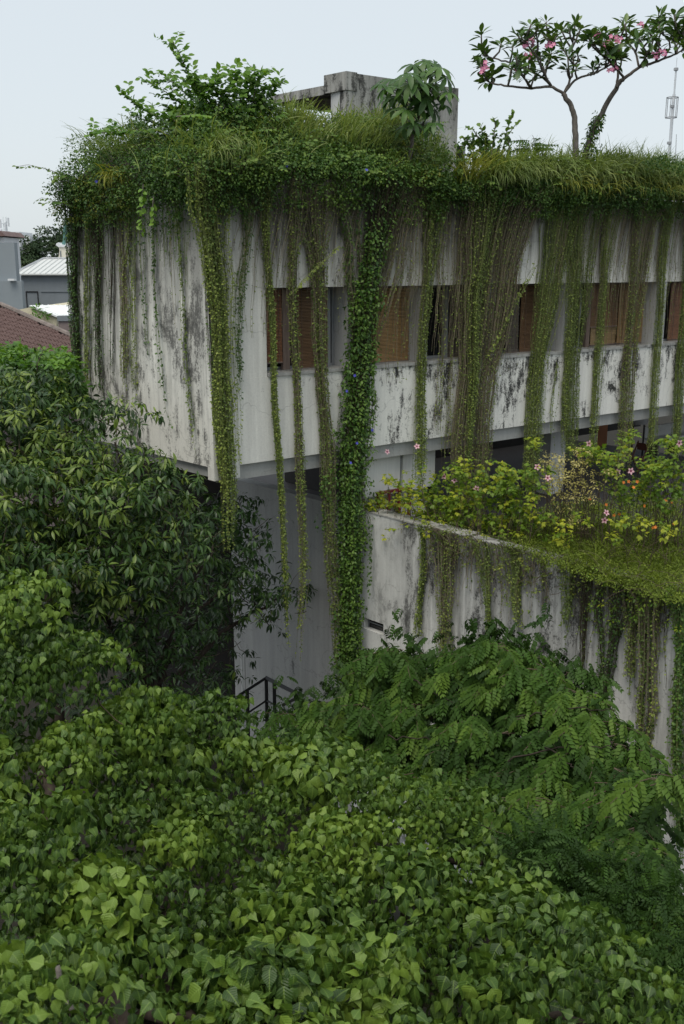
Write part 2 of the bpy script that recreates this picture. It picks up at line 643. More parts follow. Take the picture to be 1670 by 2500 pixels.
def leaf_mat(name, dark, mid, light, trans=.28, rough=.45, spec=.35, vein=0.0, back=None):
    m, nt, b = new_mat(name)
    at = nt.nodes.new('ShaderNodeAttribute'); at.attribute_name = 'tone'
    col = ramp(nt, at.outputs['Fac'], [(.05, dark), (.5, mid), (.95, light)])
    if vein:
        tc = nt.nodes.new('ShaderNodeTexCoord')
        sp = nt.nodes.new('ShaderNodeSeparateXYZ')
        nt.links.new(tc.outputs['UV'], sp.inputs[0])
        au = math_n(nt, 'ABSOLUTE', math_n(nt, 'SUBTRACT', sp.outputs[0], .5))
        rib = rng_map(nt, au, .018, .05, 1, 0)
        ph = math_n(nt, 'MULTIPLY', math_n(nt, 'SUBTRACT', sp.outputs[1], math_n(nt, 'MULTIPLY', au, .55)), 56)
        lat = rng_map(nt, math_n(nt, 'SINE', ph), .86, 1, 0, .45)
        v = math_n(nt, 'MULTIPLY', math_n(nt, 'MAXIMUM', rib, lat), vein)
        col = mixc(nt, v, col, tuple(min(1, x * 1.25 + .03) for x in light))
        bump(nt, b, math_n(nt, 'SINE', ph), .22, .01)
    nt.links.new(col, b.inputs['Base Color'])
    b.inputs['Roughness'].default_value = rough
    b.inputs['Specular IOR Level'].default_value = spec
    tr = nt.nodes.new('ShaderNodeBsdfTranslucent')
    tcx = mixc(nt, 1.0, col, (1.15, 1.15, .55), 'MULTIPLY')
    nt.links.new(tcx, tr.inputs[0])
    mx = nt.nodes.new('ShaderNodeMixShader')
    mx.inputs[0].default_value = trans
    out = nt.nodes['Material Output']
    nt.links.new(b.outputs[0], mx.inputs[1]); nt.links.new(tr.outputs[0], mx.inputs[2])
    nt.links.new(mx.outputs[0], out.inputs[0])
    return m


def stem_mat(name, a, b_):
    m, nt, b = new_mat(name)
    at = nt.nodes.new('ShaderNodeAttribute'); at.attribute_name = 'tone'
    nt.links.new(ramp(nt, at.outputs['Fac'], [(0, a), (1, b_)]), b.inputs['Base Color'])
    b.inputs['Roughness'].default_value = .8
    b.inputs['Specular IOR Level'].default_value = .15
    return m


def bark(name, a, b_, scale=9):
    m, nt, b = new_mat(name)
    n = noise(nt, coords(nt, (1, 1, .4)), scale, 7, .7)
    nt.links.new(ramp(nt, n, [(.3, a), (.65, b_)]), b.inputs['Base Color'])
    b.inputs['Roughness'].default_value = .9
    b.inputs['Specular IOR Level'].default_value = .15
    bump(nt, b, n, .6, .03)
    return m


WHITE = (.76, .755, .70)
M = {}
M['left'] = concrete('stained_white_concrete', WHITE, (.24, .24, .225), .85, bias=.075, top=1.75 + H, bot=-3.9 + H, patch=1.25, black=(.10, .10, .095), seed=3)
M['parapet'] = concrete('mossy_parapet_concrete', WHITE, (.135, .13, .11), .95, bias=.07, top=1.2 + H, bot=-.85 + H, patch=.9, seed=21)
M['spandrel'] = concrete('flaking_white_concrete', (.81, .805, .75), (.36, .36, .34), .3, patch=1.0, patch_band=(-4.3 + H, -2.4 + H, .10), seed=5)
M['endpanel'] = concrete('clean_white_concrete', (.775, .77, .715), (.40, .395, .37), .45, bias=.035, patch=.8, black=(.22, .22, .21), seed=15)
M['podium'] = concrete('blackened_podium_concrete', (.68, .69, .67), (.085, .085, .08), 1.0, top=-4.9 + H, bot=-10.4 + H, patch=1.25, xfade=(-1.3, -.1), seed=31)
M['podium_shaded'] = concrete('shade_toned_podium_concrete', (.40, .40, .39), (.25, .255, .25), .5, bias=.02, patch=.5, black=(.12, .12, .12), seed=41)  # same wall, with the overhang's shade put into a darker base colour
M['roofbox'] = concrete('lichen_concrete', (.52, .52, .50), (.12, .12, .11), .6, top=4.6 + H, bot=1.0 + H, patch=1.25, seed=51)
M['beam'] = concrete('bare_grey_concrete', (.40, .405, .39), (.22, .22, .21), .4, patch=.2, seed=61)
M['sill'] = concrete('weathered_sill_concrete', (.42, .42, .40), (.10, .10, .09), .6, patch=1.0, seed=71)
M['fin'] = concrete('pale_grey_concrete', (.52, .53, .53), (.28, .28, .27), .35, patch=.5, seed=81)
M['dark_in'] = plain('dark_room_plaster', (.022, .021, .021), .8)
M['floor'] = plain('dark_terrace_paving', (.035, .034, .036), .7, .35, 9)
M['panel'] = plain('white_boarding', (.68, .68, .65), .55, .1, 5, stretch=(3, 3, .25))
M['post'] = plain('weathered_timber', (.20, .15, .125), .8, .4, 8, stretch=(3, 3, .3))
M['frame'] = plain('grey_aluminium', (.25, .26, .27), .45, .15, 5)
M['glass'] = plain('dark_window_glass', (.012, .013, .014), .06, .1, 2, spec=.5)
M['black'] = plain('black_painted_steel', (.014, .014, .015), .45, .3, 6)
M['redsteel'] = plain('oxblood_painted_steel', (.14, .02, .022), .6, .4, 12)
M['soil'] = plain('dark_leaf_soil', (.03, .026, .018), .95, .5, 5)
M['moss'] = plain('mossy_planting_soil', (.07, .10, .02), .95, .6, 7)
M['ground'] = plain('yard_leaf_litter', (.017, .015, .010), .95, .5, 3)
M['greywall'] = plain('blue_grey_render', (.20, .225, .245), .85, .12, 1.6, stretch=(1, 1, .35))
M['greytower'] = plain('smooth_blue_grey_render', (.25, .285, .31), .85, .06, .6)
M['metalroof'] = plain('pale_metal_roofing', (.60, .62, .61), .5, .08, 2)
M['whiteroof'] = plain('white_metal_roofing', (.80, .82, .83), .5, .05, 2)
M['cream'] = plain('cream_render', (.62, .57, .42), .85, .12, 3)
M['ivory'] = plain('ivory_render', (.70, .67, .57), .8, .08, 4)
M['teal'] = plain('verdigris_metal', (.10, .22, .20), .6, .2, 6)
M['mauve'] = plain('brown_plaster', (.22, .18, .175), .85, .2, 4)
M['tile'] = plain('brown_clay_tile', (.175, .115, .105), .65, .45, 1.7)
M['ridge'] = plain('weathered_ridge_mortar', (.20, .17, .155), .9, .5, 3)
M['steel'] = plain('galvanised_steel', (.36, .38, .40), .5, .15, 4)
M['palesteel'] = plain('pale_galvanised_steel', (.62, .66, .70), .5, .1, 4)
M['farwhite'] = plain('far_white_render', (.7, .72, .74), .8, .1, .5)
M['door'] = plain('orange_brown_timber', (.30, .11, .04), .5, .3, 6, stretch=(3, 3, .3))
M['plastic'] = plain('grey_white_plastic', (.55, .56, .57), .5, .1, 5)
M['chairwood'] = plain('dark_red_timber', (.12, .045, .03), .5, .3, 8)
M['stair'] = plain('dark_concrete_stair', (.07, .07, .068), .85, .3, 5)
M['pipe'] = plain('grey_pvc_pipe', (.45, .46, .46), .5, .1, 5)


def bamboo(name, c):
    m, nt, b = new_mat(name)
    n = noise(nt, coords(nt, (1, 1, 26)), 2.2, 4, .6)
    f = noise(nt, coords(nt), 1.1, 3, .5)
    c1 = ramp(nt, n, [(.3, tuple(x * .6 for x in c)), (.7, tuple(x * 1.2 for x in c))])
    g = ramp(nt, f, [(.3, (.75, .75, .75)), (.7, (1, 1, 1))])
    nt.links.new(mixc(nt, 1.0, c1, g, 'MULTIPLY'), b.inputs['Base Color'])
    b.inputs['Roughness'].default_value = .55
    return m


M['bam_tan'] = bamboo('tan_bamboo', (.45, .27, .11))
M['bam_brown'] = bamboo('brown_bamboo', (.26, .145, .07))
M['bam_red'] = bamboo('reddish_bamboo', (.32, .14, .065))
M['bam_grey'] = bamboo('greyed_bamboo', (.16, .135, .11))
M['bam_pale'] = bamboo('pale_bamboo', (.48, .33, .16))

M['fig'] = leaf_mat('broad_leaf_green', (.021, .050, .010), (.068, .134, .021), (.165, .255, .036), .24, .42, .4, vein=.45)
M['mango'] = leaf_mat('dark_lance_leaf_green', (.018, .046, .012), (.052, .108, .022), (.18, .25, .04), .22, .38, .45)
M['bright'] = leaf_mat('fresh_hedge_green', (.05, .13, .02), (.10, .22, .03), (.18, .32, .04), .35, .45, .35)
M['fern'] = leaf_mat('feathery_leaf_green', (.020, .048, .009), (.048, .105, .016), (.105, .18, .026), .25, .55, .2)
M['creep'] = leaf_mat('creeper_green', (.030, .075, .018), (.072, .150, .030), (.160, .245, .045), .28, .5, .3)
M['creepy'] = leaf_mat('yellowing_creeper', (.07, .10, .02), (.14, .19, .035), (.30, .31, .05), .3, .5, .3)
M['ivy'] = leaf_mat('ivy_green', (.025, .065, .014), (.058, .130, .022), (.13, .225, .036), .25, .45, .35)
M['vineleaf'] = leaf_mat('vine_leaf_green', (.075, .115, .03), (.145, .21, .045), (.28, .34, .07), .3, .5, .3)
M['grass'] = leaf_mat('long_grass_green', (.075, .115, .03), (.15, .22, .055), (.30, .36, .13), .35, .5, .3)
M['lawn'] = leaf_mat('moss_green_ground_cover', (.08, .115, .02), (.15, .21, .03), (.25, .31, .05), .3, .6, .2)
M['hib'] = leaf_mat('hibiscus_leaf_green', (.075, .15, .018), (.17, .27, .025), (.42, .44, .04), .38, .45, .35)
M['varieg'] = leaf_mat('cream_yellow_leaf', (.20, .20, .05), (.40, .36, .12), (.56, .50, .22), .35, .5, .3)
M['plum'] = leaf_mat('leathery_leaf_green', (.03, .075, .018), (.062, .13, .03), (.12, .20, .04), .2, .35, .45)
M['palm'] = leaf_mat('big_palmate_leaf_green', (.035, .085, .02), (.06, .135, .03), (.10, .19, .04), .3, .4, .4)
M['fartree'] = leaf_mat('hazy_tree_green', (.028, .052, .026), (.045, .078, .036), (.075, .11, .048), .15, .7, .2)
M['st_green'] = stem_mat('green_vine_stem', (.09, .115, .04), (.21, .24, .09))
M['st_brown'] = stem_mat('dry_vine_stem', (.095, .080, .052), (.29, .25, .175))
M['st_dark'] = stem_mat('dark_vine_stem', (.030, .026, .018), (.08, .07, .045))
M['twig'] = stem_mat('brown_twig', (.06, .045, .03), (.14, .11, .08))
M['bark'] = bark('grey_brown_bark', (.07, .062, .055), (.20, .18, .16))
M['bark_d'] = bark('dark_bark', (.018, .014, .011), (.06, .048, .038))


def petal_mat(name, c, c2):
    m, nt, b = new_mat(name)
    at = nt.nodes.new('ShaderNodeAttribute'); at.attribute_name = 'tone'
    nt.links.new(ramp(nt, at.outputs['Fac'], [(.42, c2), (.62, c)]), b.inputs['Base Color'])
    b.inputs['Roughness'].default_value = .6
    return m


M['pink'] = petal_mat('pale_pink_petal', (.60, .36, .40), (.15, .01, .05))
M['rose'] = petal_mat('rose_pink_petal', (.58, .16, .33), (.62, .34, .34))
M['orange'] = petal_mat('orange_petal', (.75, .22, .03), (.7, .2, .02))
M['blue'] = petal_mat('violet_blue_petal', (.06, .06, .42), (.05, .05, .4))

# ------------------------------------------------------------------ ground
g = MB()
g.add([(-3000, -3000, 0), (3000, -3000, 0), (3000, 3000, 0), (-3000, 3000, 0)], [(0, 1, 2, 3)])
tag(g.build('ground', M['ground']), kind='structure')

# ------------------------------------------------------------------ the concrete building
WT, WB = 1.75, -4.03                  # upper storey wall: top and bottom (relative to the eye)
WH, WS = -.44, -2.25                  # window head and sill
LL, RL = 5.33, 24.0
bld = empty('concrete_building', (2, 24, 0),
            'stained white concrete building draped in hanging vines, plants growing over its roof edge', 'building')


def inter(p, d, q, e):
    A = np.array([[d[0], -e[0]], [d[1], -e[1]]])
    s = np.linalg.solve(A, np.array(q) - np.array(p))
    return np.array(p) + s[0] * np.array(d)


def inner(dpt):
    return inter(RW.xy(0, -dpt), RW.d, LW.xy(0, -dpt), LW.d)


TK = .32
Cn, Ci = RW.O, inner(TK)
b = MB().prism([Cn, RW.xy(RL), RW.xy(RL, -TK), Ci], WH, WT)
b.build('parapet_wall', M['parapet'], bld)
b = MB().prism([Cn, RW.xy(3.3), RW.xy(3.3, -TK), Ci], WB, WS)
b.build('spandrel_wall', M['endpanel'], bld)
b = MB().boxf(RW, 3.3, RL, -TK, 0, WB, WS)
b.build('spandrel_wall', M['spandrel'], bld)
e0 = 1.34
ins = .006
b = MB().prism([RW.xy(.006, -ins), RW.xy(e0, -ins), RW.xy(e0, -TK), Ci + RW.d * .01], WS + .001, WH - .001)
b.build('end_wall', M['endpanel'], bld)
b = MB().prism([LW.xy(LL), Cn, Ci, LW.xy(LL, -TK)], WB, WT)
b.build('left_wall', M['left'], bld)
b = MB().prism([Cn, RW.xy(.62), RW.xy(.62, -.3), inner(.3), LW.xy(.22, -.3), LW.xy(.22)], WB - .27, WB - .001)
b.build('corner_drop', M['endpanel'], bld)
# rear and far walls close the room behind the windows
far_c = LW.xy(LL) + RW.d * RL
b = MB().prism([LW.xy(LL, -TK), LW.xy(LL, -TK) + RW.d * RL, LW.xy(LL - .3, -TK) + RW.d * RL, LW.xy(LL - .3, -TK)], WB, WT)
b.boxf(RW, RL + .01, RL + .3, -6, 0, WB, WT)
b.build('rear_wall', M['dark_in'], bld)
i3 = inner(TK + .01)
fp = [i3, RW.xy(RL, -TK - .01), far_c - LW.d * .32, LW.xy(LL - .32, -TK - .01)]
MB().prism(fp, WB + .01, WB + .22).build('floor_slab', M['beam'], bld)
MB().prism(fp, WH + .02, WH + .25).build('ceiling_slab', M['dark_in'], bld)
MB().prism(fp, WT - .5, WT - .3).build('roof_slab', M['soil'], bld)
# beams under the slab, set back from the wall face
b = MB().prism([inner(.1), RW.xy(RL, -.1), RW.xy(RL, -.5), inner(.5)], WB - .33, WB - .002)
b.build('edge_beam', M['beam'], bld)
b = MB().prism([LW.xy(LL, -.1), LW.xy(.23, -.1), LW.xy(.23, -.31), LW.xy(LL, -.31)], WB - .24, WB - .002)
b.build('edge_beam', M['beam'], bld)
# window sill
b = MB().boxf(RW, e0 + .01, RL, -.62, .035, WS + .002, WS + .07)
b.build('window_sill', M['sill'], bld)
# upright concrete fins between the windows
FINS = [(3.50, 3.86), (5.66, 5.84), (7.86, 8.1), (10.62, 11.0), (14.55, 15.05), (18.5, 18.9)]
for a, c in FINS:
    MB().boxf(RW, a, c, -.62, -.03, WS + .071, WH - .003).build('concrete_fin', M['fin'], bld)
# windows: frame with dark panes
bays = [(e0 + .02, 3.49)] + [(FINS[k][1] + .01, FINS[k + 1][0] - .01) for k in range(5)]
for t0, t1 in bays:
    n = max(2, round((t1 - t0) / 1.0))
    fr = MB()
    for k in range(n + 1):
        x = t0 + .03 + (t1 - t0 - .06) * k / n
        fr.boxf(RW, x - .03, x + .03, -.60, -.54, WS + .13, WH - .07)
    fr.boxf(RW, t0, t1, -.60, -.54, WS + .072, WS + .13)
    fr.boxf(RW, t0, t1, -.60, -.54, WH - .07, WH - .004)
    f = fr.build('window', M['frame'], bld)
    for k in range(n):
        x0 = t0 + .06 + (t1 - t0 - .06) * k / n
        x1 = t0 + (t1 - t0 - .06) * (k + 1) / n
        MB().boxf(RW, x0, x1, -.578, -.566, WS + .13, WH - .07).build('pane', M['glass'], f)
for px0, px1, mt in ((690, 707, 'post'), (1086, 1094, 'frame'), (1432, 1441, 'post'), (800, 807, 'frame')):
    ta, tb = RW.hit(px0, 790, -.4)[0], RW.hit(px1, 790, -.4)[0]
    MB().boxf(RW, ta, tb, -.5, -.4, WS + .072, WH - .004).build('window_post', M[mt], bld)

# podium: lower wall coming towards the street with a planted terrace on it
PT, GZ = -5.5, -H
slit0, slit1 = .13, .78
b = MB()
b.boxf(PW, -.25, slit0, -.35, 0, GZ, PT)
b.boxf(PW, slit1, 14, -.35, 0, GZ, PT)
b.boxf(PW, slit0, slit1, -.35, 0, GZ, -8.34)
b.boxf(PW, slit0, slit1, -.35, 0, -8.07, PT)
b.build('podium_wall', M['podium'], bld)
MB().boxf(PW, -5.0, -.25, -.35, -.003, GZ, PT).build('podium_wall', M['podium_shaded'], bld)
sw = MB().boxf(PW, slit0, slit0 + .03, -.2, -.14, -8.34, -8.07).build('slit_window', M['frame'], bld)
MB().boxf(PW, slit1 - .03, slit1, -.2, -.14, -8.34, -8.07).build('jamb', M['frame'], sw)
MB().boxf(PW, slit0 + .03, slit1 - .03, -.18, -.165, -8.34, -8.07).build('pane', M['glass'], sw)
MB().boxf(PW, slit0 + .03, slit1 - .03, -.16, -.145, -8.22, -8.19).build('louvre', M['frame'], sw)
# concrete coping strip
MB().boxf(PW, .02, 3.2, -.4, .015, PT + .002, PT + .035).build('coping', M['sill'], bld)
# terrace floor, planting bed
fl = [PW.xy(.2, -.36), PW.xy(14, -.36), PW.xy(14, -16), PW.xy(-9, -16), PW.xy(-9, -.36)]
MB().prism(fl, -6.6, -6.35).build('terrace_floor', M['floor'], bld)
# white boarded store room in the corner of the terrace
ta, tb, tc, td = (RW.hit(x, 1130, -.34)[0] for x in (890, 977, 984, 1062))
MB().boxf(RW, ta, tb, -.40, -.34, -5.32, WB - .335).build('white_panel', M['panel'], bld)
MB().boxf(RW, tc, td, -.40, -.34, -5.32, WB - .335).build('white_panel', M['panel'], bld)
MB().boxf(RW, tb - .02, tc + .02, -.52, -.405, -6.34, WB - .335).build('steel_post', M['frame'], bld)
MB().boxf(RW, ta, td, -.8, -.6, -6.34, -5.2).build('low_wall', M['panel'], bld)
# terrace room
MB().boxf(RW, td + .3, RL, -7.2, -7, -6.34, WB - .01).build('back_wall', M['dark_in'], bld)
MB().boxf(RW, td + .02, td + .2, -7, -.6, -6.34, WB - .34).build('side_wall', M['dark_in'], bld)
ta, tb = RW.hit(1345, 1080, -.9)[0], RW.hit(1381, 1080, -.9)[0]
MB().boxf(RW, ta, tb, -1.35, -.9, -6.34, WB - .005).build('column', M['fin'], bld)

# rooftop stair house with a canopy slab
A0 = P(846, 176, 24.6)
SB = Frame(A0[:2], RW.d, RW.n)
SL = Frame(A0[:2], LW.d, LW.n)
zt = A0[2] - H
rl = 3.55
b = MB().boxf(SB, 0, rl, -.25, 0, .9, zt)
b.boxf(SB, rl - .25, rl, -3.0, -.26, .9, zt)
b.build('stair_house_wall', M['roofbox'], bld)
MB().boxf(SB, 0.002, .24, -.6, -.26, .9, zt - .36).build('stair_house_pier', M['fin'], bld)
MB().prism([SB.xy(-.02, .02), SB.xy(.3, .02), SL.xy(.75, -.30), SL.xy(.75, .02)], zt - .38, zt + .02).build('canopy_upstand', M['roofbox'], bld)
MB().prism([SL.xy(.76, .015), SL.xy(.76, -3.0), SL.xy(2.75, -3.0), SL.xy(2.75, .015)], zt - .40, zt - .20).build('canopy_slab', M['roofbox'], bld)
MB().prism([SB.xy(.26, -.26), SB.xy(rl - .26, -.26), SB.xy(rl - .26, -3.0), SL.xy(2.4, -3.0), SL.xy(2.4, -1.6), SL.xy(.3, -.6)], zt - .41, zt - .385).build('stair_house_ceiling', M['beam'], bld)
MB().prism([SL.xy(2.5, -3.3), SB.xy(rl - .26, -3.1), SB.xy(rl - .26, -3.3), SL.xy(2.5, -3.5)], .9, zt - .42).build('stair_house_back', M['dark_in'], bld)
tq = RW.hit(1123, 340, -1.9)[0]
MB().boxf(RW, tq, tq + .13, -2.1, -1.9, 1.2, 2.95).build('door_leaf', M['black'], bld)
MB().boxf(RW, tq + .135, tq + .2, -2.1, -1.9, 1.2, 2.97).build('door_frame', M['frame'], bld)

# ---- bamboo blinds, each hung inside its bay
BL = [
    (641, 688, WS + .25, 'bam_red', 'narrow reddish brown bamboo blind at the left end of the window row'),
    (722, 799, WS + .09, 'bam_brown', 'dark brown bamboo blind right of the weathered timber post in the first window bay'),
    (893, 998, WS + .09, 'bam_tan', 'fully lowered tan bamboo blind right of the thick ivy column'),
    (1096, 1192, WS + .09, 'bam_grey', 'greyed dark bamboo blind behind the widest brown vine curtain'),
    (1236, 1266, WS + .09, 'bam_grey', 'narrow greyed bamboo blind left of the golden brown one in the fourth bay'),
    (1270, 1334, WS + .09, 'bam_brown', 'golden brown bamboo blind in the fourth bay behind sparse vines'),
    (1441, 1506, WS + .62, 'bam_brown', 'dark bamboo blind raised above a pale lit strip'),
    (1443, 1505, WS + .12, 'bam_pale', 'pale straw coloured lower blind under the raised dark one'),
    (1508, 1574, WS + .1, 'bam_tan', 'light brown bamboo blind left of the last grey pier in view'),
    (1632, 1690, WS + .1, 'bam_red', 'orange brown bamboo blind at the right edge of the photo'),
]
for i, (x0, x1, zb, mt, lab) in enumerate(BL):
    dd = -.47 if mt == 'bam_pale' else -.42
    ta, tb = RW.hit(x0, 790, dd)[0], RW.hit(x1, 790, dd)[0]
    ztop = WH - .02 if mt != 'bam_pale' else WS + .62
    o = RW.pt(ta, dd, ztop)
    bl = empty('bamboo_blind', o, lab, 'blind', 'bamboo blinds in the window row')
    mb = MB()
    z = ztop - .05
    while z > zb:
        mb.boxf(RW, ta, tb + random.uniform(-.01, .01), dd - .006, dd + .006, z - .011, z + .011)
        z -= .031
    tag(mb.build('slats', M[mt], bl), kind='stuff')
    MB().boxf(RW, ta, tb, dd - .02, dd + .02, ztop - .035, ztop).build('head_rail', M['post'], bl)
    MB().boxf(RW, ta, tb, dd - .013, dd + .013, zb - .03, zb).build('bottom_rail', M['post'], bl)
    for q in (.18, .82):
        x = ta + (tb - ta) * q
        MB().boxf(RW, x - .004, x + .004, dd + .012, dd + .018, zb, ztop - .04).build('cord', M['post'], bl)

# ---- things standing on the terrace under the building
FLZ = -6.35
t0, _ = RW.hit(1462, 1070, -5.0); t1, _ = RW.hit(1482, 1070, -5.0)
dr = empty('timber_door', RW.pt(t0, -5, FLZ), 'orange brown timber door leaf in the dark room under the building', 'door')
MB().boxf(RW, t0, t1, -5.05, -5.0, FLZ + .001, -4.36).build('door_leaf', M['door'], dr)
MB().boxf(RW, t0 + .05, t0 + .09, -4.995, -4.96, -5.5, -5.3).build('handle', M['frame'], dr)
tt, _ = RW.hit(1557, 1070, -2.2)
tub = empty('plastic_tub', RW.pt(tt, -2.2, FLZ), 'grey white plastic tub on a stand in the dark terrace room', 'tub')
c = RW.pt(tt, -2.2, 0)
mb = MB()
ring = []
for k, (r, z) in enumerate(((.27, -5.0), (.36, -4.62), (.40, -4.6), (.40, -4.55), (.35, -4.55), (.26, -4.97))):
    ring.append([(c[0] + r * math.cos(a), c[1] + r * math.sin(a), z + H) for a in np.linspace(0, 6.283, 17)[:-1]])
vs = [p for r in ring for p in r]
fs = [(k * 16 + j, k * 16 + (j + 1) % 16, (k + 1) * 16 + (j + 1) % 16, (k + 1) * 16 + j) for k in range(5) for j in range(16)]
fs += [tuple(range(15, -1, -1)), tuple(range(80, 96))]
mb.add(vs, fs); mb.build('tub_body', M['plastic'], tub, True)
for a in (.5, 2.1, 3.7, 5.3):
    p = np.array((c[0] + .24 * math.cos(a), c[1] + .24 * math.sin(a), 0))
    MB().tube([p + (0, 0, FLZ + H), p + (0, 0, -5.0 + H)], .02).build('leg', M['black'], tub)
tt, _ = RW.hit(1560, 1100, -1.4)
ch = empty('folding_chair', RW.pt(tt, -1.4, FLZ), 'dark red wooden folding chair below the grey white tub', 'chair')
for s in (-.2, .2):
    q = lambda t, d, z: RW.pt(tt + t, -1.4 + d, FLZ + z)
    MB().tube([q(-.28, s, 0), q(.22, s, .95)], .022, 4).build('leg', M['chairwood'], ch)
    MB().tube([q(.28, s, 0), q(-.12, s, .55)], .022, 4).build('leg', M['chairwood'], ch)
MB().boxf(RW, tt - .16, tt + .16, -1.62, -1.18, FLZ + .44, FLZ + .47).build('seat', M['chairwood'], ch)
MB().boxf(RW, tt + .17, tt + .2, -1.6, -1.2, FLZ + .68, FLZ + .9).build('backrest', M['chairwood'], ch)
tt, _ = RW.hit(1630, 1090, -2.6)
be = empty('low_bench', RW.pt(tt, -2.6, FLZ), 'long low grey bench in the dark terrace room at the right edge', 'bench')
MB().boxf(RW, tt - .9, tt + 1.6, -2.9, -2.4, FLZ + .55, FLZ + .63).build('seat', M['fin'], be)
MB().boxf(RW, tt - .9, tt + 1.6, -3.0, -2.92, FLZ + .6, FLZ + 1.0).build('backrest', M['beam'], be)
for s in (-.8, .4, 1.5):
    MB().boxf(RW, tt + s, tt + s + .08, -2.86, -2.46, FLZ + .002, FLZ + .548).build('leg', M['black'], be)
# red steel trestle in front of the white boards
t0, _ = RW.hit(925, 1230, -.15); t1, _ = RW.hit(1000, 1240, -.15)
rk = empty('steel_trestle', RW.pt(t0, -.15, FLZ), 'dark red steel trestle standing against the low wall under the white boards', 'trestle')
for k in range(4):
    x = t0 + (t1 - t0) * k / 3
    MB().boxf(RW, x - .03, x + .03, -.2, -.14, FLZ, -5.24).build('leg', M['redsteel'], rk)
MB().boxf(RW, t0 - .05, t1 + .05, -.21, -.13, -5.239, -5.18).build('top_rail', M['redsteel'], rk)
MB().boxf(RW, t0 + .04, t1 - .04, -.185, -.155, -5.62, -5.58).build('lower_rail', M['redsteel'], rk)

# ---- outside stair at the foot of the podium wall
rs = empty('stair_railing', P(640, 1740, 23), 'black steel stair railing at the foot of the shaded wall', 'railing')
Yr = 22.6
pA, pB, pC = P(585, 1697, 22.9), P(650, 1655, 23.6), P(735, 1699, 22.2)
MB().tube([pA, pB], .045, 4).build('handrail', M['black'], rs)
MB().tube([pB, pC], .06, 4).build('handrail', M['black'], rs)
MB().tube([pC, P(690, 1722, 21.8)], .045, 4).build('handrail', M['black'], rs)
dn = np.array((0, 0, -.62))
for a, c in ((pA, pB), (pB, pC)):
    MB().tube([a + dn, c + dn], .032, 4).build('mid_rail', M['black'], rs)
for p in (pA * .72 + pB * .28, pB, pB * .76 + pC * .24, pC):
    MB().tube([p + (0, 0, -1.6), p + (0, 0, -.01)], .045, 4).build('baluster', M['black'], rs)
sd = empty('concrete_stair', P(640, 1740, 23), 'dark concrete stair going down behind the black railing', 'stair')
for k in range(7):
    a = pC * (1 - k / 7) + pA * (k / 7)
    z = pB[2] - 1.35 - .17 * k
    MB().box(a[0] - .2, a[0] + .75, a[1] + .1, a[1] + 1.3, z - .6 - H, z - H + .0007 * k).build('step', M['stair'], sd)
for px, lab in ((593, 'left one of two thin grey drain pipes beside the stair railing'), (598, 'right one of two thin grey drain pipes beside the stair railing')):
    o = P(px, 1700, 24.2)
    pp = empty('drain_pipe', (o[0], o[1], 0), lab, 'pipe', 'drain pipes by the stair')
    MB().tube([(o[0], o[1], .01), (o[0], o[1], P(px, 1600, 24.2)[2])], .035, 8).build('pipe_length', M['pipe'], pp, True)
    MB().tube([(o[0], o[1], 2.0), (o[0], o[1], 2.06)], .05, 8).build('bracket', M['black'], pp)
# near-black backing wall added behind the left tree for the recess shade
sw = empty('shade_backing', P(545, 1600, 25.5), 'dark backing wall added for the shaded recess behind the left tree', 'wall')
pa, pb = P(330, 1500, 27.2), P(600, 1500, 27.6)
MB().prism([pa[:2], pb[:2], pb[:2] + (0, .3), pa[:2] + (0, .3)], -H, -5.2).build('wall_body', M['dark_in'], sw)

# ------------------------------------------------------------------ things far behind on the left
# grey building with hipped metal roof
Y = 75
gb = empty('grey_building', P(110, 760, Y), 'blue grey rendered building with a pale hipped metal roof', 'building')
p0, p1 = P(51, 672, Y), P(230, 672, Y)
zb = -12
MB().box(p0[0], p1[0], Y, Y + 14, zb - 1.4, p0[2] - H).build('wall', M['greywall'], gb)
x0, x1 = p0[0] - .45, p1[0]
ze = p0[2] - H + .012
zr = P(106, 632, Y + 5)[2] - H
xr = P(106, 632, Y + 5)[0]
MB().add([(x0, Y - .4, ze + H), (x1, Y - .4, ze + H), (x1, Y + 14.4, ze + H), (x0, Y + 14.4, ze + H), (xr, Y + 5, zr + H), (x1, Y + 5, zr + H),
          (x0, Y - .4, ze + H + .1), (x1, Y - .4, ze + H + .1), (x1, Y + 14.4, ze + H + .1), (x0, Y + 14.4, ze + H + .1)],
         [(0, 3, 2, 1), (0, 1, 7, 6), (0, 6, 9, 3), (6, 7, 5, 4), (6, 4, 9), (4, 5, 8, 9), (1, 2, 8, 5, 7), (2, 3, 9, 8)]).build('roof', M['metalroof'], gb)
MB().tube([(x0, Y - .4, ze + H + .13), (xr, Y + 5, zr + H + .03), (x1, Y + 5, zr + H + .03)], .09, 4).build('ridge_cap', M['steel'], gb)
for k in range(26):
    x = xr - 3.4 + k * .42
    f = min(1, max(0, (x - x0) / (xr - x0)))
    if f <= .05: continue
    MB().tube([(x, Y - .38, ze + H + .14), (x, Y - .4 + 5.4 * f, ze + H + .14 + (zr - ze - .1) * f)], .025, 4).build('roof_seam', M['metalroof'], gb)
da, db = P(63, 712, Y)[0], P(91, 712, Y)[0]
zd = P(60, 711, Y)[2] - H
MB().box(da, da + .06, Y - .05, Y - .002, zb, zd).box(db, db + .06, Y - .05, Y - .002, zb, zd).box(da + .061, db - .001, Y - .05, Y - .002, zd - .08, zd).build('door_frame', M['black'], gb)
MB().box(P(100, 712, Y)[0], p1[0], Y - .06, Y - .002, zd - .05, zd + .03).build('ledge', M['greywall'], gb)
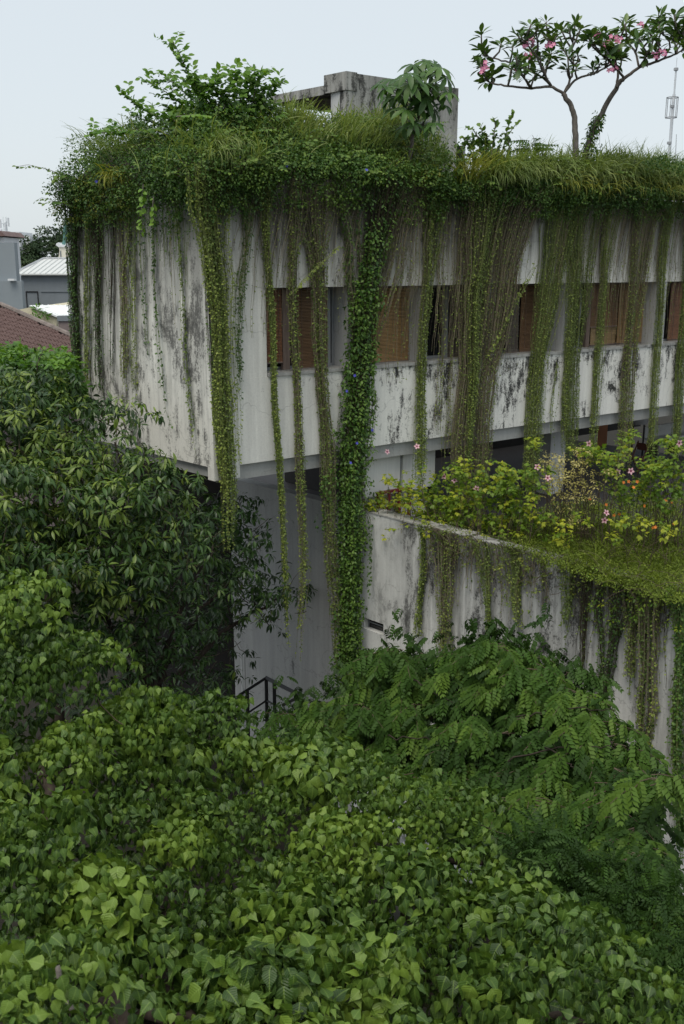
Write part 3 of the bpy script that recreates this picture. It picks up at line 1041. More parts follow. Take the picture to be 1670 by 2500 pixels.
# plain tower block beside it
Y = 70
gt = empty('grey_tower_block', P(10, 760, Y), 'smooth windowless blue grey block at the left edge of the photo', 'building')
a, c = P(-60, 592, Y), P(34, 592, Y)
MB().box(a[0], c[0], Y, Y + .7, -11.5, a[2] - H).build('wall', M['greytower'], gt)
c2 = P(52, 686, Y - .5)
MB().box(a[0], c2[0], Y - .5, Y - .01, -13.4, c2[2] - H).build('lower_wall', M['greytower'], gt)
s0, s1 = P(19, 686, Y - .9), P(35, 686, Y - .9)
MB().box(s0[0], s1[0], Y - .9, Y - .52, s0[2] - H + .02, s0[2] - H + .14).build('white_canopy', M['farwhite'], gt)
# cream gable with curled coping and a verdigris finial
Y = 88
cg = empty('curled_gable', P(156, 640, Y), 'ivory flared gable with curled coping standing behind the metal roof', 'gable')
pr = [(142, 632), (144, 622), (145, 610), (143, 603), (137, 598), (139, 594), (143, 592), (146, 596), (152, 599), (166, 599), (172, 596), (176, 592), (180, 594), (180, 600), (174, 604), (172, 612), (174, 640), (142, 640)]
pts = [P(x, y, Y) for x, y in pr]
n = len(pts)
body = [0, 1, 2, 3, 14, 15, 16, 17]
vb = [pts[i] for i in body]
MB().add([p for p in vb] + [p + (0, 2.5, 0) for p in vb], [tuple(range(8)), tuple(range(15, 7, -1))] + [(i, 8 + i, 8 + (i + 1) % 8, (i + 1) % 8) for i in range(8)]).build('gable_wall', M['ivory'], cg)
cp = list(range(3, 15)); vb = [pts[i] - (0, .12, 0) for i in cp]; k = len(cp)
MB().add(vb + [p + (0, 2.8, 0) for p in vb], [tuple(range(k)), tuple(range(2 * k - 1, k - 1, -1))] + [(i, k + i, k + (i + 1) % k, (i + 1) % k) for i in range(k)]).build('coping', M['farwhite'], cg)
a = P(148.5, 628, Y - .05); c = P(147.5, 612, Y - .05)
MB().tube([a, c], .05, 4).build('slot', M['greywall'], cg)
fn = empty('roof_finial', P(157, 596, Y), 'verdigris green pole rising from the ivory gable', 'finial')
MB().tube([P(155, 597, Y + .5), P(157, 590, Y + .5), P(159, 578, Y + .5), P(161, 556, Y + .5), P(161, 540, Y + .5)], [.16, .13, .16, .22, .12]).build('pole', M['teal'], fn)
# white shed
Y = 62
sh = empty('white_roofed_shed', P(110, 790, Y), 'cream shed with a white metal roof between the grey building and the tiled roof', 'building')
a, bq, c = P(46, 756, Y), P(76, 750, Y), P(137, 776, Y)
zb = P(76, 830, Y)[2]
vb = [np.array((a[0], Y, zb)), np.array((c[0], Y, zb)), c, bq, a]
MB().add(vb + [p + (0, 9, 0) for p in vb], [(0, 1, 2, 3, 4), (9, 8, 7, 6, 5)] + [(i, 5 + i, 5 + (i + 1) % 5, (i + 1) % 5) for i in range(5)]).build('gable_wall', M['cream'], sh)
r0, r1 = P(72, 749, Y - .2), P(139, 775, Y - .2)
e0_, e1_ = P(200, 748.5, Y + 6), P(205, 772, Y + 3)
MB().add([r0, r1, e1_, e0_, r0 + (0, 0, .1), r1 + (0, 0, .1), e1_ + (0, 0, .1), e0_ + (0, 0, .1)],
         [(0, 3, 2, 1), (4, 5, 6, 7), (0, 1, 5, 4), (1, 2, 6, 5), (2, 3, 7, 6), (3, 0, 4, 7)]).build('roof', M['whiteroof'], sh)
for k in range(1, 9):
    f = k / 9
    q0, q1 = r0 * (1 - f) + e0_ * f, r1 * (1 - f) + e1_ * f
    MB().tube([q0 + (0, 0, .12), q1 + (0, 0, .12)], .03, 4).build('roof_seam', M['whiteroof'], sh)
fa, fb = P(139, 771, Y - .3), P(205, 771, Y - .3)
zf = P(139, 784, Y - .3)[2] - H
MB().box(fa[0], fb[0], Y - .3, Y - .22, zf, fa[2] - H).build('fascia', M['greywall'], sh)
MB().box(fa[0] + .03, fb[0], Y - .2, Y - .03, zb - H, zf - .003).build('lower_wall', M['mauve'], sh)
# house with brown clay tiles: single tiles on a hipped face
hp, hq, hr = P(4, 746, 47), P(182, 825, 43), P(-20, 905, 41.5)
th = empty('tiled_house', ((hp[0] + hq[0]) / 2, 47, 0), 'house with a brown clay tile hip roof seen over the left tree', 'house')
e = nrm(P(182, 795, 43.8) - P(4, 752, 46.5))
nn = nrm(np.cross(hq - hp, hr - hp))
if nn[2] < 0: nn = -nn
e = nrm(e - nn * e.dot(nn))
dwn = np.cross(nn, e)
if dwn[2] > 0: dwn = -dwn
u1 = (hq - hp).dot(e); v1 = (hq - hp).dot(dwn)
mbp = MB()
quad = [hp - nn * .06, hq - nn * .06, hq + dwn * 4 - nn * .06, hp + dwn * 5.5 - e * 1.5 - nn * .06, hp - e * 1.5 - nn * .06]
mbp.add(quad + [q - nn * .15 for q in quad], [(0, 1, 2, 3, 4), (9, 8, 7, 6, 5)] + [(i, 5 + i, 5 + (i + 1) % 5, (i + 1) % 5) for i in range(5)])
rf = mbp.build('roof', M['tile'], th)
MB().box(hp[0] - 3, hq[0] - .6, 45.6, 48, -H, hq[2] - H - 3.2).build('wall', M['mauve'], th)
tw, tl = .235, .265
cs = []
for i in range(7):
    x = i / 6
    cs.append((x, .034 * math.cos(2 * math.pi * x) + .02))
V, Fc = [], []
for yy, dz in ((0, .055), (1.1, 0.0)):
    for x, z in cs: V.append(((x - .5) * tw * 1.03, yy * tl, z * 1.5 + dz))
for x, z in cs: V.append(((x - .5) * tw * 1.03, 0.0, z * 1.5 - .01))
for i in range(6):
    Fc += [(i, i + 1, 8 + i, 7 + i), (14 + i, 15 + i, i + 1, i)]
tm = D.meshes.new('roof_tile')
tm.from_pydata(V, [], Fc); tm.materials.append(M['tile']); tm.update()
bb = base_of(rf)
cand = []
for j in range(-1, 26):
    for i in range(-8, 30):
        p = hp + e * (i * tw + (j % 2) * tw * .5 * 0) + dwn * ((j + .9) * tl)
        hipv = v1 / u1 * (i * tw)
        if (j + .3) * tl < hipv + .05: continue
        px, py, dp = proj(p)
        if -15 < px < 190 and 735 < py < 885: cand.append(p)
cand.sort(key=lambda p: proj(p)[1])
bas = np.stack([e, -dwn, nn], 1)
for q, p in enumerate(cand[:300]):
    o = D.objects.new('roof_tile', tm)
    o.parent = rf
    r = bas @ rot_z(random.gauss(0, .02))
    w = p - bb + nn * random.uniform(0, .012)
    o.matrix_basis = Matrix(((*r[0], w[0]), (*r[1], w[1]), (*r[2], w[2]), (0, 0, 0, 1)))
    COL.objects.link(o)
if len(cand) > 300:
    mb = MB()
    for p in cand[300:]:
        mb.add([bas @ np.array(v) + p for v in V], Fc)
    tag(mb.build('roof_tiles', M['tile'], rf), kind='stuff')
L = np.linalg.norm(hq - hp)
for k in range(24):
    a, c = hp + (hq - hp) * (k / 24), hp + (hq - hp) * ((k + 1.12) / 24)
    MB().tube([a + nn * (.05 + random.uniform(0, .015)), c + nn * .07], [.12, .105], 7).build('ridge_tile', M['ridge'], rf)
MB().tube([hp - e * 1.5 + nn * .05, hp + nn * .06], .11, 7).build('ridge_tile', M['ridge'], rf)
# small roof corner and far white building at the left edge
Y = 95
lr = empty('small_tiled_roof_house', P(-5, 590, Y), 'corner of a small brown roofed house above the smooth grey block', 'house')
a, bq, c = P(-30, 560, Y), P(2, 564, Y), P(13, 576, Y)
MB().add([a, bq, c, P(-30, 578, Y), a + (0, 6, 0), bq + (0, 6, 0), c + (0, 6, 0), P(-30, 578, Y) + (0, 6, 0)],
         [(0, 3, 2, 1), (4, 5, 6, 7), (0, 1, 5, 4), (1, 2, 6, 5), (2, 3, 7, 6), (3, 0, 4, 7)]).build('roof', M['tile'], lr)
a, c = P(-30, 579, Y + .5), P(9, 579, Y + .5)
MB().box(a[0], c[0], Y + .5, Y + 5, -13, a[2] - H).build('wall', M['farwhite'], lr)
Y = 190
fw_ = empty('far_white_block', P(50, 600, Y), 'tiny white building far behind the tree tops at left', 'building')
for (x0, x1, yt) in ((14, 28, 573), (32, 47, 566), (62, 72, 576)):
    a, c = P(x0, yt, Y), P(x1, yt, Y)
    MB().box(a[0], c[0], Y, Y + 8, -13, a[2] - H).build('wall', M['farwhite'], fw_)
# lattice telecom tower
Y = 260
tw_ = empty('telecom_tower', P(14, 600, Y), 'faint lattice telecom tower above the grey block at far left', 'tower')
zt0, zt1 = P(14, 640, Y)[2], P(14, 530, Y)[2]
xc = P(15, 560, Y)[0]
mb = MB()
for sx, sy in ((-.5, -.5), (.5, -.5), (0, .6)):
    mb.tube([(xc + sx * 1.2, Y + sy * 1.2, 0), (xc + sx * .8, Y + sy * .8, zt1)], .07, 3)
mb.build('mast_legs', M['palesteel'], tw_)
mb = MB()
z = zt0
k = 0
while z < zt1 - 1:
    s = 1 if k % 2 else -1
    mb.tube([(xc - .5 * s, Y - .5, z), (xc + .5 * s, Y - .5, z + 1.0)], .045, 3)
    mb.tube([(xc - .5, Y - .5, z), (xc + .5, Y - .5, z)], .045, 3)
    z += 1.0; k += 1
mb.build('bracing', M['palesteel'], tw_)
for sx, zz in ((-1, zt1 - 1.6), (1, zt1 - 1.2), (-.9, zt1 - 4), (.95, zt1 - 4.4), (.2, zt1 - 2.4)):
    MB().box(xc + sx - .2, xc + sx + .2, Y - 1, Y - .8, zz - 1.1 - H, zz + 1 - H).build('panel_antenna', M['palesteel'], tw_)
    MB().tube([(xc, Y - .5, zz), (xc + sx, Y - .79, zz)], .06, 3).build('antenna_arm', M['palesteel'], tw_)
# guyed antenna mast behind the roof at right
Y = 70
am = empty('antenna_mast', P(1633, 400, Y), 'slim galvanised antenna mast with a caged ring above the roof grass at right', 'mast')


def mast(pts, r, name, mt='palesteel', sides=6):
    MB().tube([P(x, y, Y) for x, y in pts], r, sides).build(name, M[mt], am)


mast([(1633, 430), (1634, 380), (1641, 285), (1646, 230)], .10, 'mast_pole')
mast([(1646, 230), (1651, 165)], .06, 'mast_pole', 'palesteel')
mast([(1651, 165), (1653, 140)], .02, 'tip_rod', 'palesteel')
mast([(1632, 430), (1634.6, 380), (1642, 285)], .03, 'cable', 'steel', 4)
cx, cyt, cyb = 1641, 238, 287
z0, z1 = P(1639, cyb, Y)[2], P(1643, cyt, Y)[2]
for zz, xx in ((z0, P(1638, cyb, Y)[0]), (z1, P(1642, cyt, Y)[0])):
    MB().tube([(xx + .38 * math.cos(a), Y + .38 * math.sin(a), zz) for a in np.linspace(0, 6.28, 9)], .03, 4).build('cage_ring', M['steel'], am)
for a in np.linspace(0, 6.28, 7)[:-1]:
    xa, xb = P(1638, cyb, Y)[0], P(1642, cyt, Y)[0]
    MB().tube([(xa + .38 * math.cos(a), Y + .38 * math.sin(a), z0), (xb + .38 * math.cos(a), Y + .38 * math.sin(a), z1)], .025, 4).build('cage_bar', M['steel'], am)
for x, y in ((1650.5, 169), (1641, 260), (1634, 349)):
    p = P(x, y, Y); MB().tube([p - (0, 0, .08), p + (0, 0, .08)], .15, 6).build('collar', M['steel'], am)
Y = 68
rod = empty('whip_antenna', P(1648, 400, Y), 'thin bare rod standing right of the caged antenna mast', 'antenna')
MB().tube([P(1647.5, 430, Y), P(1651.5, 328, Y)], [.035, .02], 5).build('rod', M['steel'], rod)
MB().tube([P(1647.3, 432, Y), P(1648, 405, Y)], .06, 5).build('base_sleeve', M['steel'], rod)

# ------------------------------------------------------------------ planting: helpers
def in_poly(px, py, poly):
    x, y = np.asarray(px), np.asarray(py)
    c = np.zeros(x.shape, bool)
    n = len(poly)
    for i in range(n):
        x0, y0 = poly[i]; x1, y1 = poly[(i + 1) % n]
        t = (y0 > y) != (y1 > y)
        c ^= t & (x < (x1 - x0) * (y - y0) / (y1 - y0 + 1e-12) + x0)
    return c


def sample_poly(poly, n, rg=rng):
    p = np.array(poly, float)
    out = np.zeros((0, 2))
    while len(out) < n:
        q = rg.uniform(p.min(0), p.max(0), (n * 2, 2))
        out = np.concatenate([out, q[in_poly(q[:, 0], q[:, 1], poly)]])
    return out[:n]


def Pv(px, py, Y):
    a, b = ray(np.asarray(px, float), np.asarray(py, float))
    Y = np.asarray(Y, float)
    return np.stack([a * Y, Y + 0 * a, b * Y + H], -1)


def limb(parent, pts, r0, r1, mat, name='branch', sides=7, wob=.03):
    pts = np.asarray(pts, float)
    q = np.linspace(0, len(pts) - 1, max(6, len(pts) * 4))
    # smooth the polyline
    sm = np.stack([np.interp(q, np.arange(len(pts)), pts[:, k]) for k in range(3)], 1)
    for _ in range(2):
        sm[1:-1] = (sm[:-2] + 2 * sm[1:-1] + sm[2:]) / 4
    sm[1:-1] += rng.normal(0, wob, sm[1:-1].shape)
    return MB().tube(sm, np.linspace(r0, r1, len(sm)), sides).build(name, mat, parent, True)


def twigs_mesh(parent, segs, mat, name='twigs', rad=.012, K=6, sag=.1, kind='stuff'):
    """segs: list of (p0, p1) joined into one mesh of thin curved twigs"""
    a = np.array([s[0] for s in segs], float); b_ = np.array([s[1] for s in segs], float)
    q = np.linspace(0, 1, K)[None, :, None]
    pl = a[:, None] * (1 - q) + b_[:, None] * q
    L = np.linalg.norm(b_ - a, axis=1)[:, None]
    pl[:, :, 2] -= (sag * L * (4 * q[:, :, 0] * (1 - q[:, :, 0])))
    pl[:, 1:-1] += rng.normal(0, .02, pl[:, 1:-1].shape) * L[:, :, None]
    V, T, tn = tubes_mesh(pl, np.full(len(a), rad) * rng.uniform(.7, 1.3, len(a)), base_of(parent))
    return link_mesh(name, fast_mesh(name, V, T, tn), mat, parent, kind)


# ------------------------------------------------------------------ hanging vines
def vine(fr, ctrl, n, spacing, leaf, label, smat='st_green', lmat='vineleaf', off=(.04, .2), ragged=.25, top=None, tp=TINY,
         name='hanging_vine', group='vines hanging over the walls', wig=.03, tone=(.25, .75), leafy_from=0.0, r=.006, hug=1.0):
    """strands hanging in the plane of a wall; ctrl = (px, py, half width in px) from top to bottom"""
    dm = sum(off) / 2
    ts, zs, hs = [], [], []
    for px, py, hw in ctrl:
        t, z = fr.hit(px, py, dm)
        tl, tr = fr.hit(px - hw, py, dm)[0], fr.hit(px + hw, py, dm)[0]
        ts.append(t); zs.append(z); hs.append(abs(tr - tl) / 2)
    if top is not None and top > zs[0] + .02:
        zs.insert(0, top); ts.insert(0, ts[0]); hs.insert(0, hs[0] * 1.25)
    zs, ts, hs = np.array(zs), np.array(ts), np.array(hs) * .86
    n = max(2, int(n * .8))
    z0, z1 = zs[0], zs[-1]
    hs_w = hs.mean()
    K = 16
    nsub = max(2, int(n / 9))
    subc = np.clip(rng.normal(0, .55, nsub), -1.05, 1.05)
    sub = rng.integers(0, nsub, n)
    u = np.clip(subc[sub] + rng.normal(0, .17, n), -1.3, 1.3) if hs_w < .6 else rng.uniform(-1, 1, n)
    sube = rng.random(nsub)
    subt = rng.uniform(-.22, .22, nsub)
    d = rng.uniform(*off, n)
    e = 1 - ragged * np.clip(.7 * sube[sub] + .3 * rng.random(n), 0, 1)
    e[: max(1, n // 12)] = 1
    s0 = rng.random(n) * .05
    f = np.linspace(0, 1, K)[None] * (e - s0)[:, None] + s0[:, None]
    z = z0 + (z1 - z0) * f
    o = np.argsort(zs)
    tt = np.interp(z, zs[o], ts[o]); hh = np.interp(z, zs[o], hs[o])
    wv = rng.uniform(0, 6.28, 3)
    am = min(1.0, .16 / hs.mean())
    hh = hh * (1 + am * (.24 * np.sin(z * 2.3 + wv[0]) + .2 * np.sin(z * 5.1 + wv[1])))
    tt = tt + hh * am * .2 * np.sin(z * 1.7 + wv[2])
    drift = (rng.normal(0, .32, nsub)[sub][:, None] + rng.normal(0, .18, (n, 1))) * (f - .3) * (1 if hs.mean() < .6 else .25)
    t = tt + hh * np.clip(u[:, None] + drift, -1.4, 1.4)
    ph = rng.uniform(0, 6.28, (n, 1))
    t = t + wig * np.sin(f * rng.uniform(3, 9, (n, 1)) + ph) * f + rng.normal(0, wig * .12, t.shape)
    dd = d[:, None] + .03 * np.sin(f * 7 + ph * 2) * hug
    if top is not None:
        dd = dd + .18 * np.exp(-((f / .06) ** 2))
    px_ = fr.O[0] + t * fr.d[0] + dd * fr.n[0]
    py_ = fr.O[1] + t * fr.d[1] + dd * fr.n[1]
    pl = np.stack([px_, py_, z + H], 2)
    mid = pl[0, 0] if n == 1 else pl[:, 0].mean(0)
    ob = empty(name, mid, label, 'vine', group)
    bs = base_of(ob)
    V, T, tn = tubes_mesh(pl, rng.uniform(.6, 1.4, n) * r, bs)
    link_mesh('stems', fast_mesh('stems', V, T, tn), M[smat], ob, 'stuff')
    # leaves
    L = np.abs(z0 - z1) * (e - s0)
    per = np.maximum(2, (L / (spacing * 1.7))).astype(int)
    idx = np.repeat(np.arange(n), per)
    q = rng.random(len(idx))
    if leafy_from: q = leafy_from + (1 - leafy_from) * q ** .75
    fi = q * (K - 1)
    k = np.minimum(fi.astype(int), K - 2)
    w = (fi - k)[:, None]
    p = pl[idx, k] * (1 - w) + pl[idx, k + 1] * w
    m = len(p)
    nn3 = np.array((fr.n[0], fr.n[1], 0))
    dv3 = np.array((fr.d[0], fr.d[1], 0))
    side = rng.choice((-1, 1), m)[:, None]
    dr = nn3 * rng.uniform(-.1, .8, (m, 1)) + dv3 * side * rng.uniform(.2, 1, (m, 1)) + np.array((0, 0, -1.0)) * rng.uniform(-.1, 1.0, (m, 1))
    nr = nn3 * .7 + np.array((0, 0, .7)) + rng.normal(0, .35, (m, 3))
    sz = leaf * 1.3 * rng.uniform(.55, 1.3, m)
    stn = rng.uniform(*tone, n) + subt[sub]
    tn = np.clip(stn[idx] + rng.normal(0, .16, m) + .12 * (q - .5), 0, 1)
    me = leaves_mesh('foliage', tp, p, nrm(dr), nr, sz, tn, bs)
    link_mesh('foliage', me, M[lmat], ob, 'stuff')
    return ob


TOPV = 1.9
g1 = 'vines hanging over the right facade'
vine(RW, [(505, 470, 70), (520, 620, 44), (538, 780, 32), (545, 900, 34), (552, 1080, 34), (560, 1200, 32), (566, 1345, 24)], 125, .042, .04,
     'broad bright green vine bundle hanging down the building corner past its bottom edge', off=(.03, .28), ragged=.32, top=TOPV, group=g1, tone=(.35, .9))
vine(RW, [(520, 480, 30), (535, 640, 10), (538, 760, 8), (540, 900, 6)], 26, .5, .03,
     'dark bare stems running down the building corner inside the bright bundle', 'st_dark', off=(.02, .1), top=TOPV, group=g1)
vine(RW, [(620, 480, 30), (605, 640, 20), (594, 780, 12), (588, 900, 10), (582, 1010, 8)], 18, .055, .042,
     'loose leafy strand leaning left between the corner bundle and the first window', top=TOPV, group=g1, tone=(.1, .6), lmat='ivy')
vine(RW, [(650, 480, 40), (655, 700, 20), (664, 800, 12), (670, 950, 9), (680, 1100, 9), (688, 1260, 12), (697, 1400, 7), (706, 1580, 3)], 46, .045, .036,
     'slim strand across the left end of the windows, tapering below the beam', top=TOPV, group=g1, ragged=.4, tone=(.3, .85))
vine(RW, [(712, 480, 36), (716, 700, 16), (720, 820, 11), (727, 1000, 10), (735, 1150, 11), (740, 1300, 14), (742, 1430, 9), (728, 1610, 3)], 52, .05, .036,
     'slim vine strand over the second blind, its tip bending left above the railing', 'st_brown', top=TOPV, group=g1, ragged=.42)
vine(RW, [(768, 480, 44), (778, 700, 18), (785, 850, 12), (790, 960, 13), (800, 1100, 14), (806, 1300, 15), (816, 1480, 12), (824, 1660, 5)], 74, .045, .036,
     'brown and green strand just left of the thick ivy column, longest slim one', 'st_brown', top=TOPV, group=g1, ragged=.36)
ivy = vine(RW, [(925, 500, 50), (908, 620, 26), (893, 740, 24), (883, 850, 30), (874, 1000, 38), (864, 1110, 36), (853, 1220, 30), (853, 1400, 27), (854, 1700, 25)], 150, .036, .058,
     'thick deep green ivy column hanging from the roof down past the white boards', 'st_dark', 'ivy', off=(.03, .38), ragged=.06, top=TOPV, tp=OVAL,
     name='ivy_column', group=g1, tone=(.35, .95), leafy_from=.04)
iv_s = []
for _ in range(95):
    y = rng.uniform(560, 1690)
    x = np.interp(y, [560, 740, 850, 1000, 1110, 1220, 1400, 1700], [915, 893, 883, 874, 864, 853, 853, 854]) + rng.normal(0, .8) * np.interp(y, [560, 740, 1000, 1200, 1700], [20, 24, 38, 30, 22])
    dq = rng.uniform(.1, .42)
    t_, z_ = RW.hit(x, y, dq)
    q_ = RW.xy(t_, dq)
    iv_s.append(blob((q_[0], q_[1], z_ + H), (.11, .11, .26), 26, .085, (.35, 1.0), .7, upper=-1))
foliage(ivy, cat(iv_s), OVAL, M['ivy'], 0)
vine(RW, [(860, 500, 40), (868, 640, 26), (874, 760, 20), (876, 900, 14)], 44, .05, .045,
     'loose leafy strands feeding into the thick ivy column from the upper left', 'st_brown', 'ivy', top=TOPV, group=g1, wig=.03, tone=(.3, .9))
vine(RW, [(980, 500, 60), (950, 640, 46), (915, 780, 30), (895, 880, 20)], 90, .12, .036,
     'fan of bare brown stems leaning into the ivy column over the tan blind', 'st_brown', top=TOPV, group=g1, wig=.02)
vine(RW, [(1050, 500, 50), (1040, 650, 26), (1030, 800, 14), (1026, 950, 13), (1022, 1100, 13), (1018, 1240, 10)], 56, .045, .036,
     'narrow vine strand hanging in front of the first white pier right of the ivy column', top=TOPV, group=g1, ragged=.15)
vine(RW, [(1110, 520, 40), (1100, 700, 26), (1092, 850, 20), (1086, 1000, 18), (1080, 1160, 14)], 26, .06, .034,
     'thin see-through strand between the narrow one and the widest brown curtain', 'st_brown', top=TOPV, group=g1)
vine(RW, [(1225, 490, 105), (1208, 600, 88), (1186, 750, 70), (1168, 900, 52), (1152, 1050, 50), (1142, 1200, 48), (1140, 1330, 38)], 270, .09, .034,
     'widest brown curtain of vine stems, converging over the dark third window', 'st_brown', off=(.03, .35), top=TOPV, group=g1, ragged=.22, wig=.02)
vine(RW, [(1200, 500, 60), (1165, 700, 36), (1158, 850, 22), (1150, 1000, 18), (1140, 1150, 16)], 60, .04, .036,
     'leafy green streak running down the front of the widest brown curtain', off=(.25, .4), top=TOPV, group=g1, ragged=.3)
vine(RW, [(1380, 500, 70), (1345, 680, 46), (1318, 850, 28), (1304, 1000, 24), (1298, 1120, 24), (1290, 1230, 20)], 110, .05, .034,
     'green brown bundle second right of the widest curtain, in front of the golden brown blind', top=TOPV, group=g1, ragged=.16)
vine(RW, [(1362, 880, 6), (1352, 1010, 7), (1350, 1100, 6)], 8, .05, .034,
     'very thin short strand beside the pale column under the beam', group=g1)
vine(RW, [(1440, 500, 60), (1422, 680, 36), (1404, 850, 24), (1396, 1000, 22), (1390, 1130, 20)], 100, .045, .034,
     'full green bundle hanging in front of the pier right of the golden brown blind', top=TOPV, group=g1, ragged=.16)
vine(RW, [(1490, 500, 30), (1476, 680, 12), (1462, 850, 12), (1455, 1000, 14), (1449, 1110, 12)], 46, .045, .034,
     'slender strand hanging before the raised dark blind', top=TOPV, group=g1, ragged=.14)
vine(RW, [(1565, 500, 50), (1545, 700, 24), (1530, 880, 18), (1522, 1000, 20), (1512, 1165, 20)], 86, .045, .034,
     'dense green bundle ending low in front of the dark terrace room, left of the bin', 'st_brown', top=TOPV, group=g1, ragged=.14)
vine(RW, [(1640, 500, 40), (1620, 700, 14), (1606, 880, 10), (1600, 1000, 11), (1590, 1140, 11)], 46, .04, .034,
     'slender green strand left of the last bundle at the right edge', top=TOPV, group=g1, ragged=.14)
vine(RW, [(1690, 500, 40), (1675, 700, 22), (1660, 880, 18), (1652, 1000, 16), (1644, 1130, 14)], 70, .04, .034,
     'green bundle at the right edge of the photo in front of the orange brown blind', top=TOPV, group=g1, ragged=.14)
# curtains of fine stems that fall over the parapet and end between the windows
for x0, x1, n_, lab, zend, sp in (
        (540, 900, 150, 'thin curtain of short stems over the parapet left of the ivy column', 700, .16),
        (930, 1320, 330, 'dense brown curtain of fine stems over the parapet right of the ivy column', 800, .16),
        (1320, 1690, 270, 'dense grey brown curtain of fine stems over the right part of the parapet', 730, .15)):
    cs_ = []
    mid_ = (x0 + x1) / 2
    vine(RW, [(mid_ + 22, 510, (x1 - x0) / 2 * .95), (mid_ + 8, 600, (x1 - x0) / 2 * .95), (mid_ - 6, zend, (x1 - x0) / 2 * .95), (mid_ - 12, zend + 120, (x1 - x0) / 2 * .95)],
         n_, sp, .03, lab, 'st_brown', off=(.02, .22), ragged=.8, top=TOPV, group='curtains of stems over the parapet', name='vine_curtain', wig=.05, r=.005)
for x, y0, y1, lab in ((1250, 640, 880, 'single oblique stem crossing the widest curtain'), (770, 600, 720, 'yellow leaved shoot trailing across the top of the second blind')):
    vine(RW, [(x + 60, y0, 6), (x, (y0 + y1) / 2, 6), (x - 60, y1, 6)], 4, .03, .05, lab, group=g1, tp=OVAL, off=(.3, .4), tone=(.6, 1))

g2 = 'vines hanging over the left facade'
for ctrl, n_, sp, lf, sm, lm, lab in (
        ([(176, 500, 14), (180, 700, 9), (184, 850, 8), (196, 1010, 6)], 64, .03, .04, 'st_dark', 'ivy', 'dense dark vine running down the far left edge of the building'),
        ([(215, 540, 16), (213, 740, 10), (213, 900, 8), (217, 1000, 8)], 26, .045, .036, 'st_green', 'vineleaf', 'leafy strand second from the left edge of the left facade'),
        ([(236, 540, 14), (240, 740, 9), (245, 900, 8), (247, 1000, 7)], 40, .05, .034, 'st_dark', 'ivy', 'dark stemmed strand third from the left edge of the left facade'),
        ([(272, 560, 8), (272, 700, 5), (271, 850, 5), (270, 985, 4)], 18, .22, .03, 'st_dark', 'ivy', 'bare dark stem strand on the left facade, fourth from its left edge'),
        ([(300, 560, 14), (299, 720, 10), (300, 860, 8), (303, 985, 7)], 42, .055, .034, 'st_brown', 'vineleaf', 'thick brownish strand on the left facade ending at the treetop'),
        ([(328, 540, 12), (331, 700, 8), (332, 880, 8), (334, 1040, 6)], 12, .045, .036, 'st_green', 'vineleaf', 'thin bright strand just right of the thick brownish one on the left facade'),
        ([(352, 540, 16), (352, 680, 8), (356, 800, 5), (362, 900, 3)], 7, .05, .042, 'st_green', 'ivy', 'short thin strand ending half way down the left facade'),
        ([(376, 530, 7), (380, 680, 3), (390, 840, 3), (402, 1000, 2), (420, 1045, 1)], 4, .028, .05, 'st_green', 'ivy', 'single leafy strand in the middle of the left facade curling right at its tip'),
        ([(436, 540, 7), (446, 700, 4), (452, 840, 4), (464, 1000, 4), (482, 1120, 1)], 5, .03, .05, 'st_green', 'vineleaf', 'single long leafy strand nearest the corner on the left facade'),
        ([(420, 540, 5), (428, 700, 3), (434, 800, 2)], 3, .08, .034, 'st_brown', 'vineleaf', 'short fine strand beside the long one near the corner'),
        ([(497, 520, 10), (508, 700, 5), (514, 850, 4), (521, 1000, 3)], 14, .06, .034, 'st_dark', 'ivy', 'dark strand along the corner edge of the left facade')):
    vine(LW, ctrl, n_, sp, lf, lab, sm, lm, off=(.02, .14), top=TOPV, group=g2, ragged=.2, wig=.015)
vine(LW, [(225, 480, 60), (235, 560, 60), (245, 760, 60)], 130, .09, .034, 'curtain of short stems over the top left part of the left facade', 'st_dark', 'ivy', off=(.02, .15), ragged=.85, top=TOPV,
     name='vine_curtain', group='curtains of stems over the parapet', wig=.02)
vine(LW, [(410, 480, 110), (410, 540, 110), (410, 700, 110)], 70, .08, .036, 'sparse fringe of short stems over the top right part of the left facade', 'st_green', 'ivy', off=(.02, .12), ragged=.85, top=TOPV,
     name='vine_curtain', group='curtains of stems over the parapet', wig=.02)
vine(LW, [(158, 420, 16), (152, 480, 16), (160, 560, 12)], 22, .04, .04, 'thin trailing stems hanging free off the left end of the roof against the sky', 'st_green', 'ivy', off=(.1, .5), ragged=.6,
     name='vine_curtain', group='curtains of stems over the parapet', wig=.05)

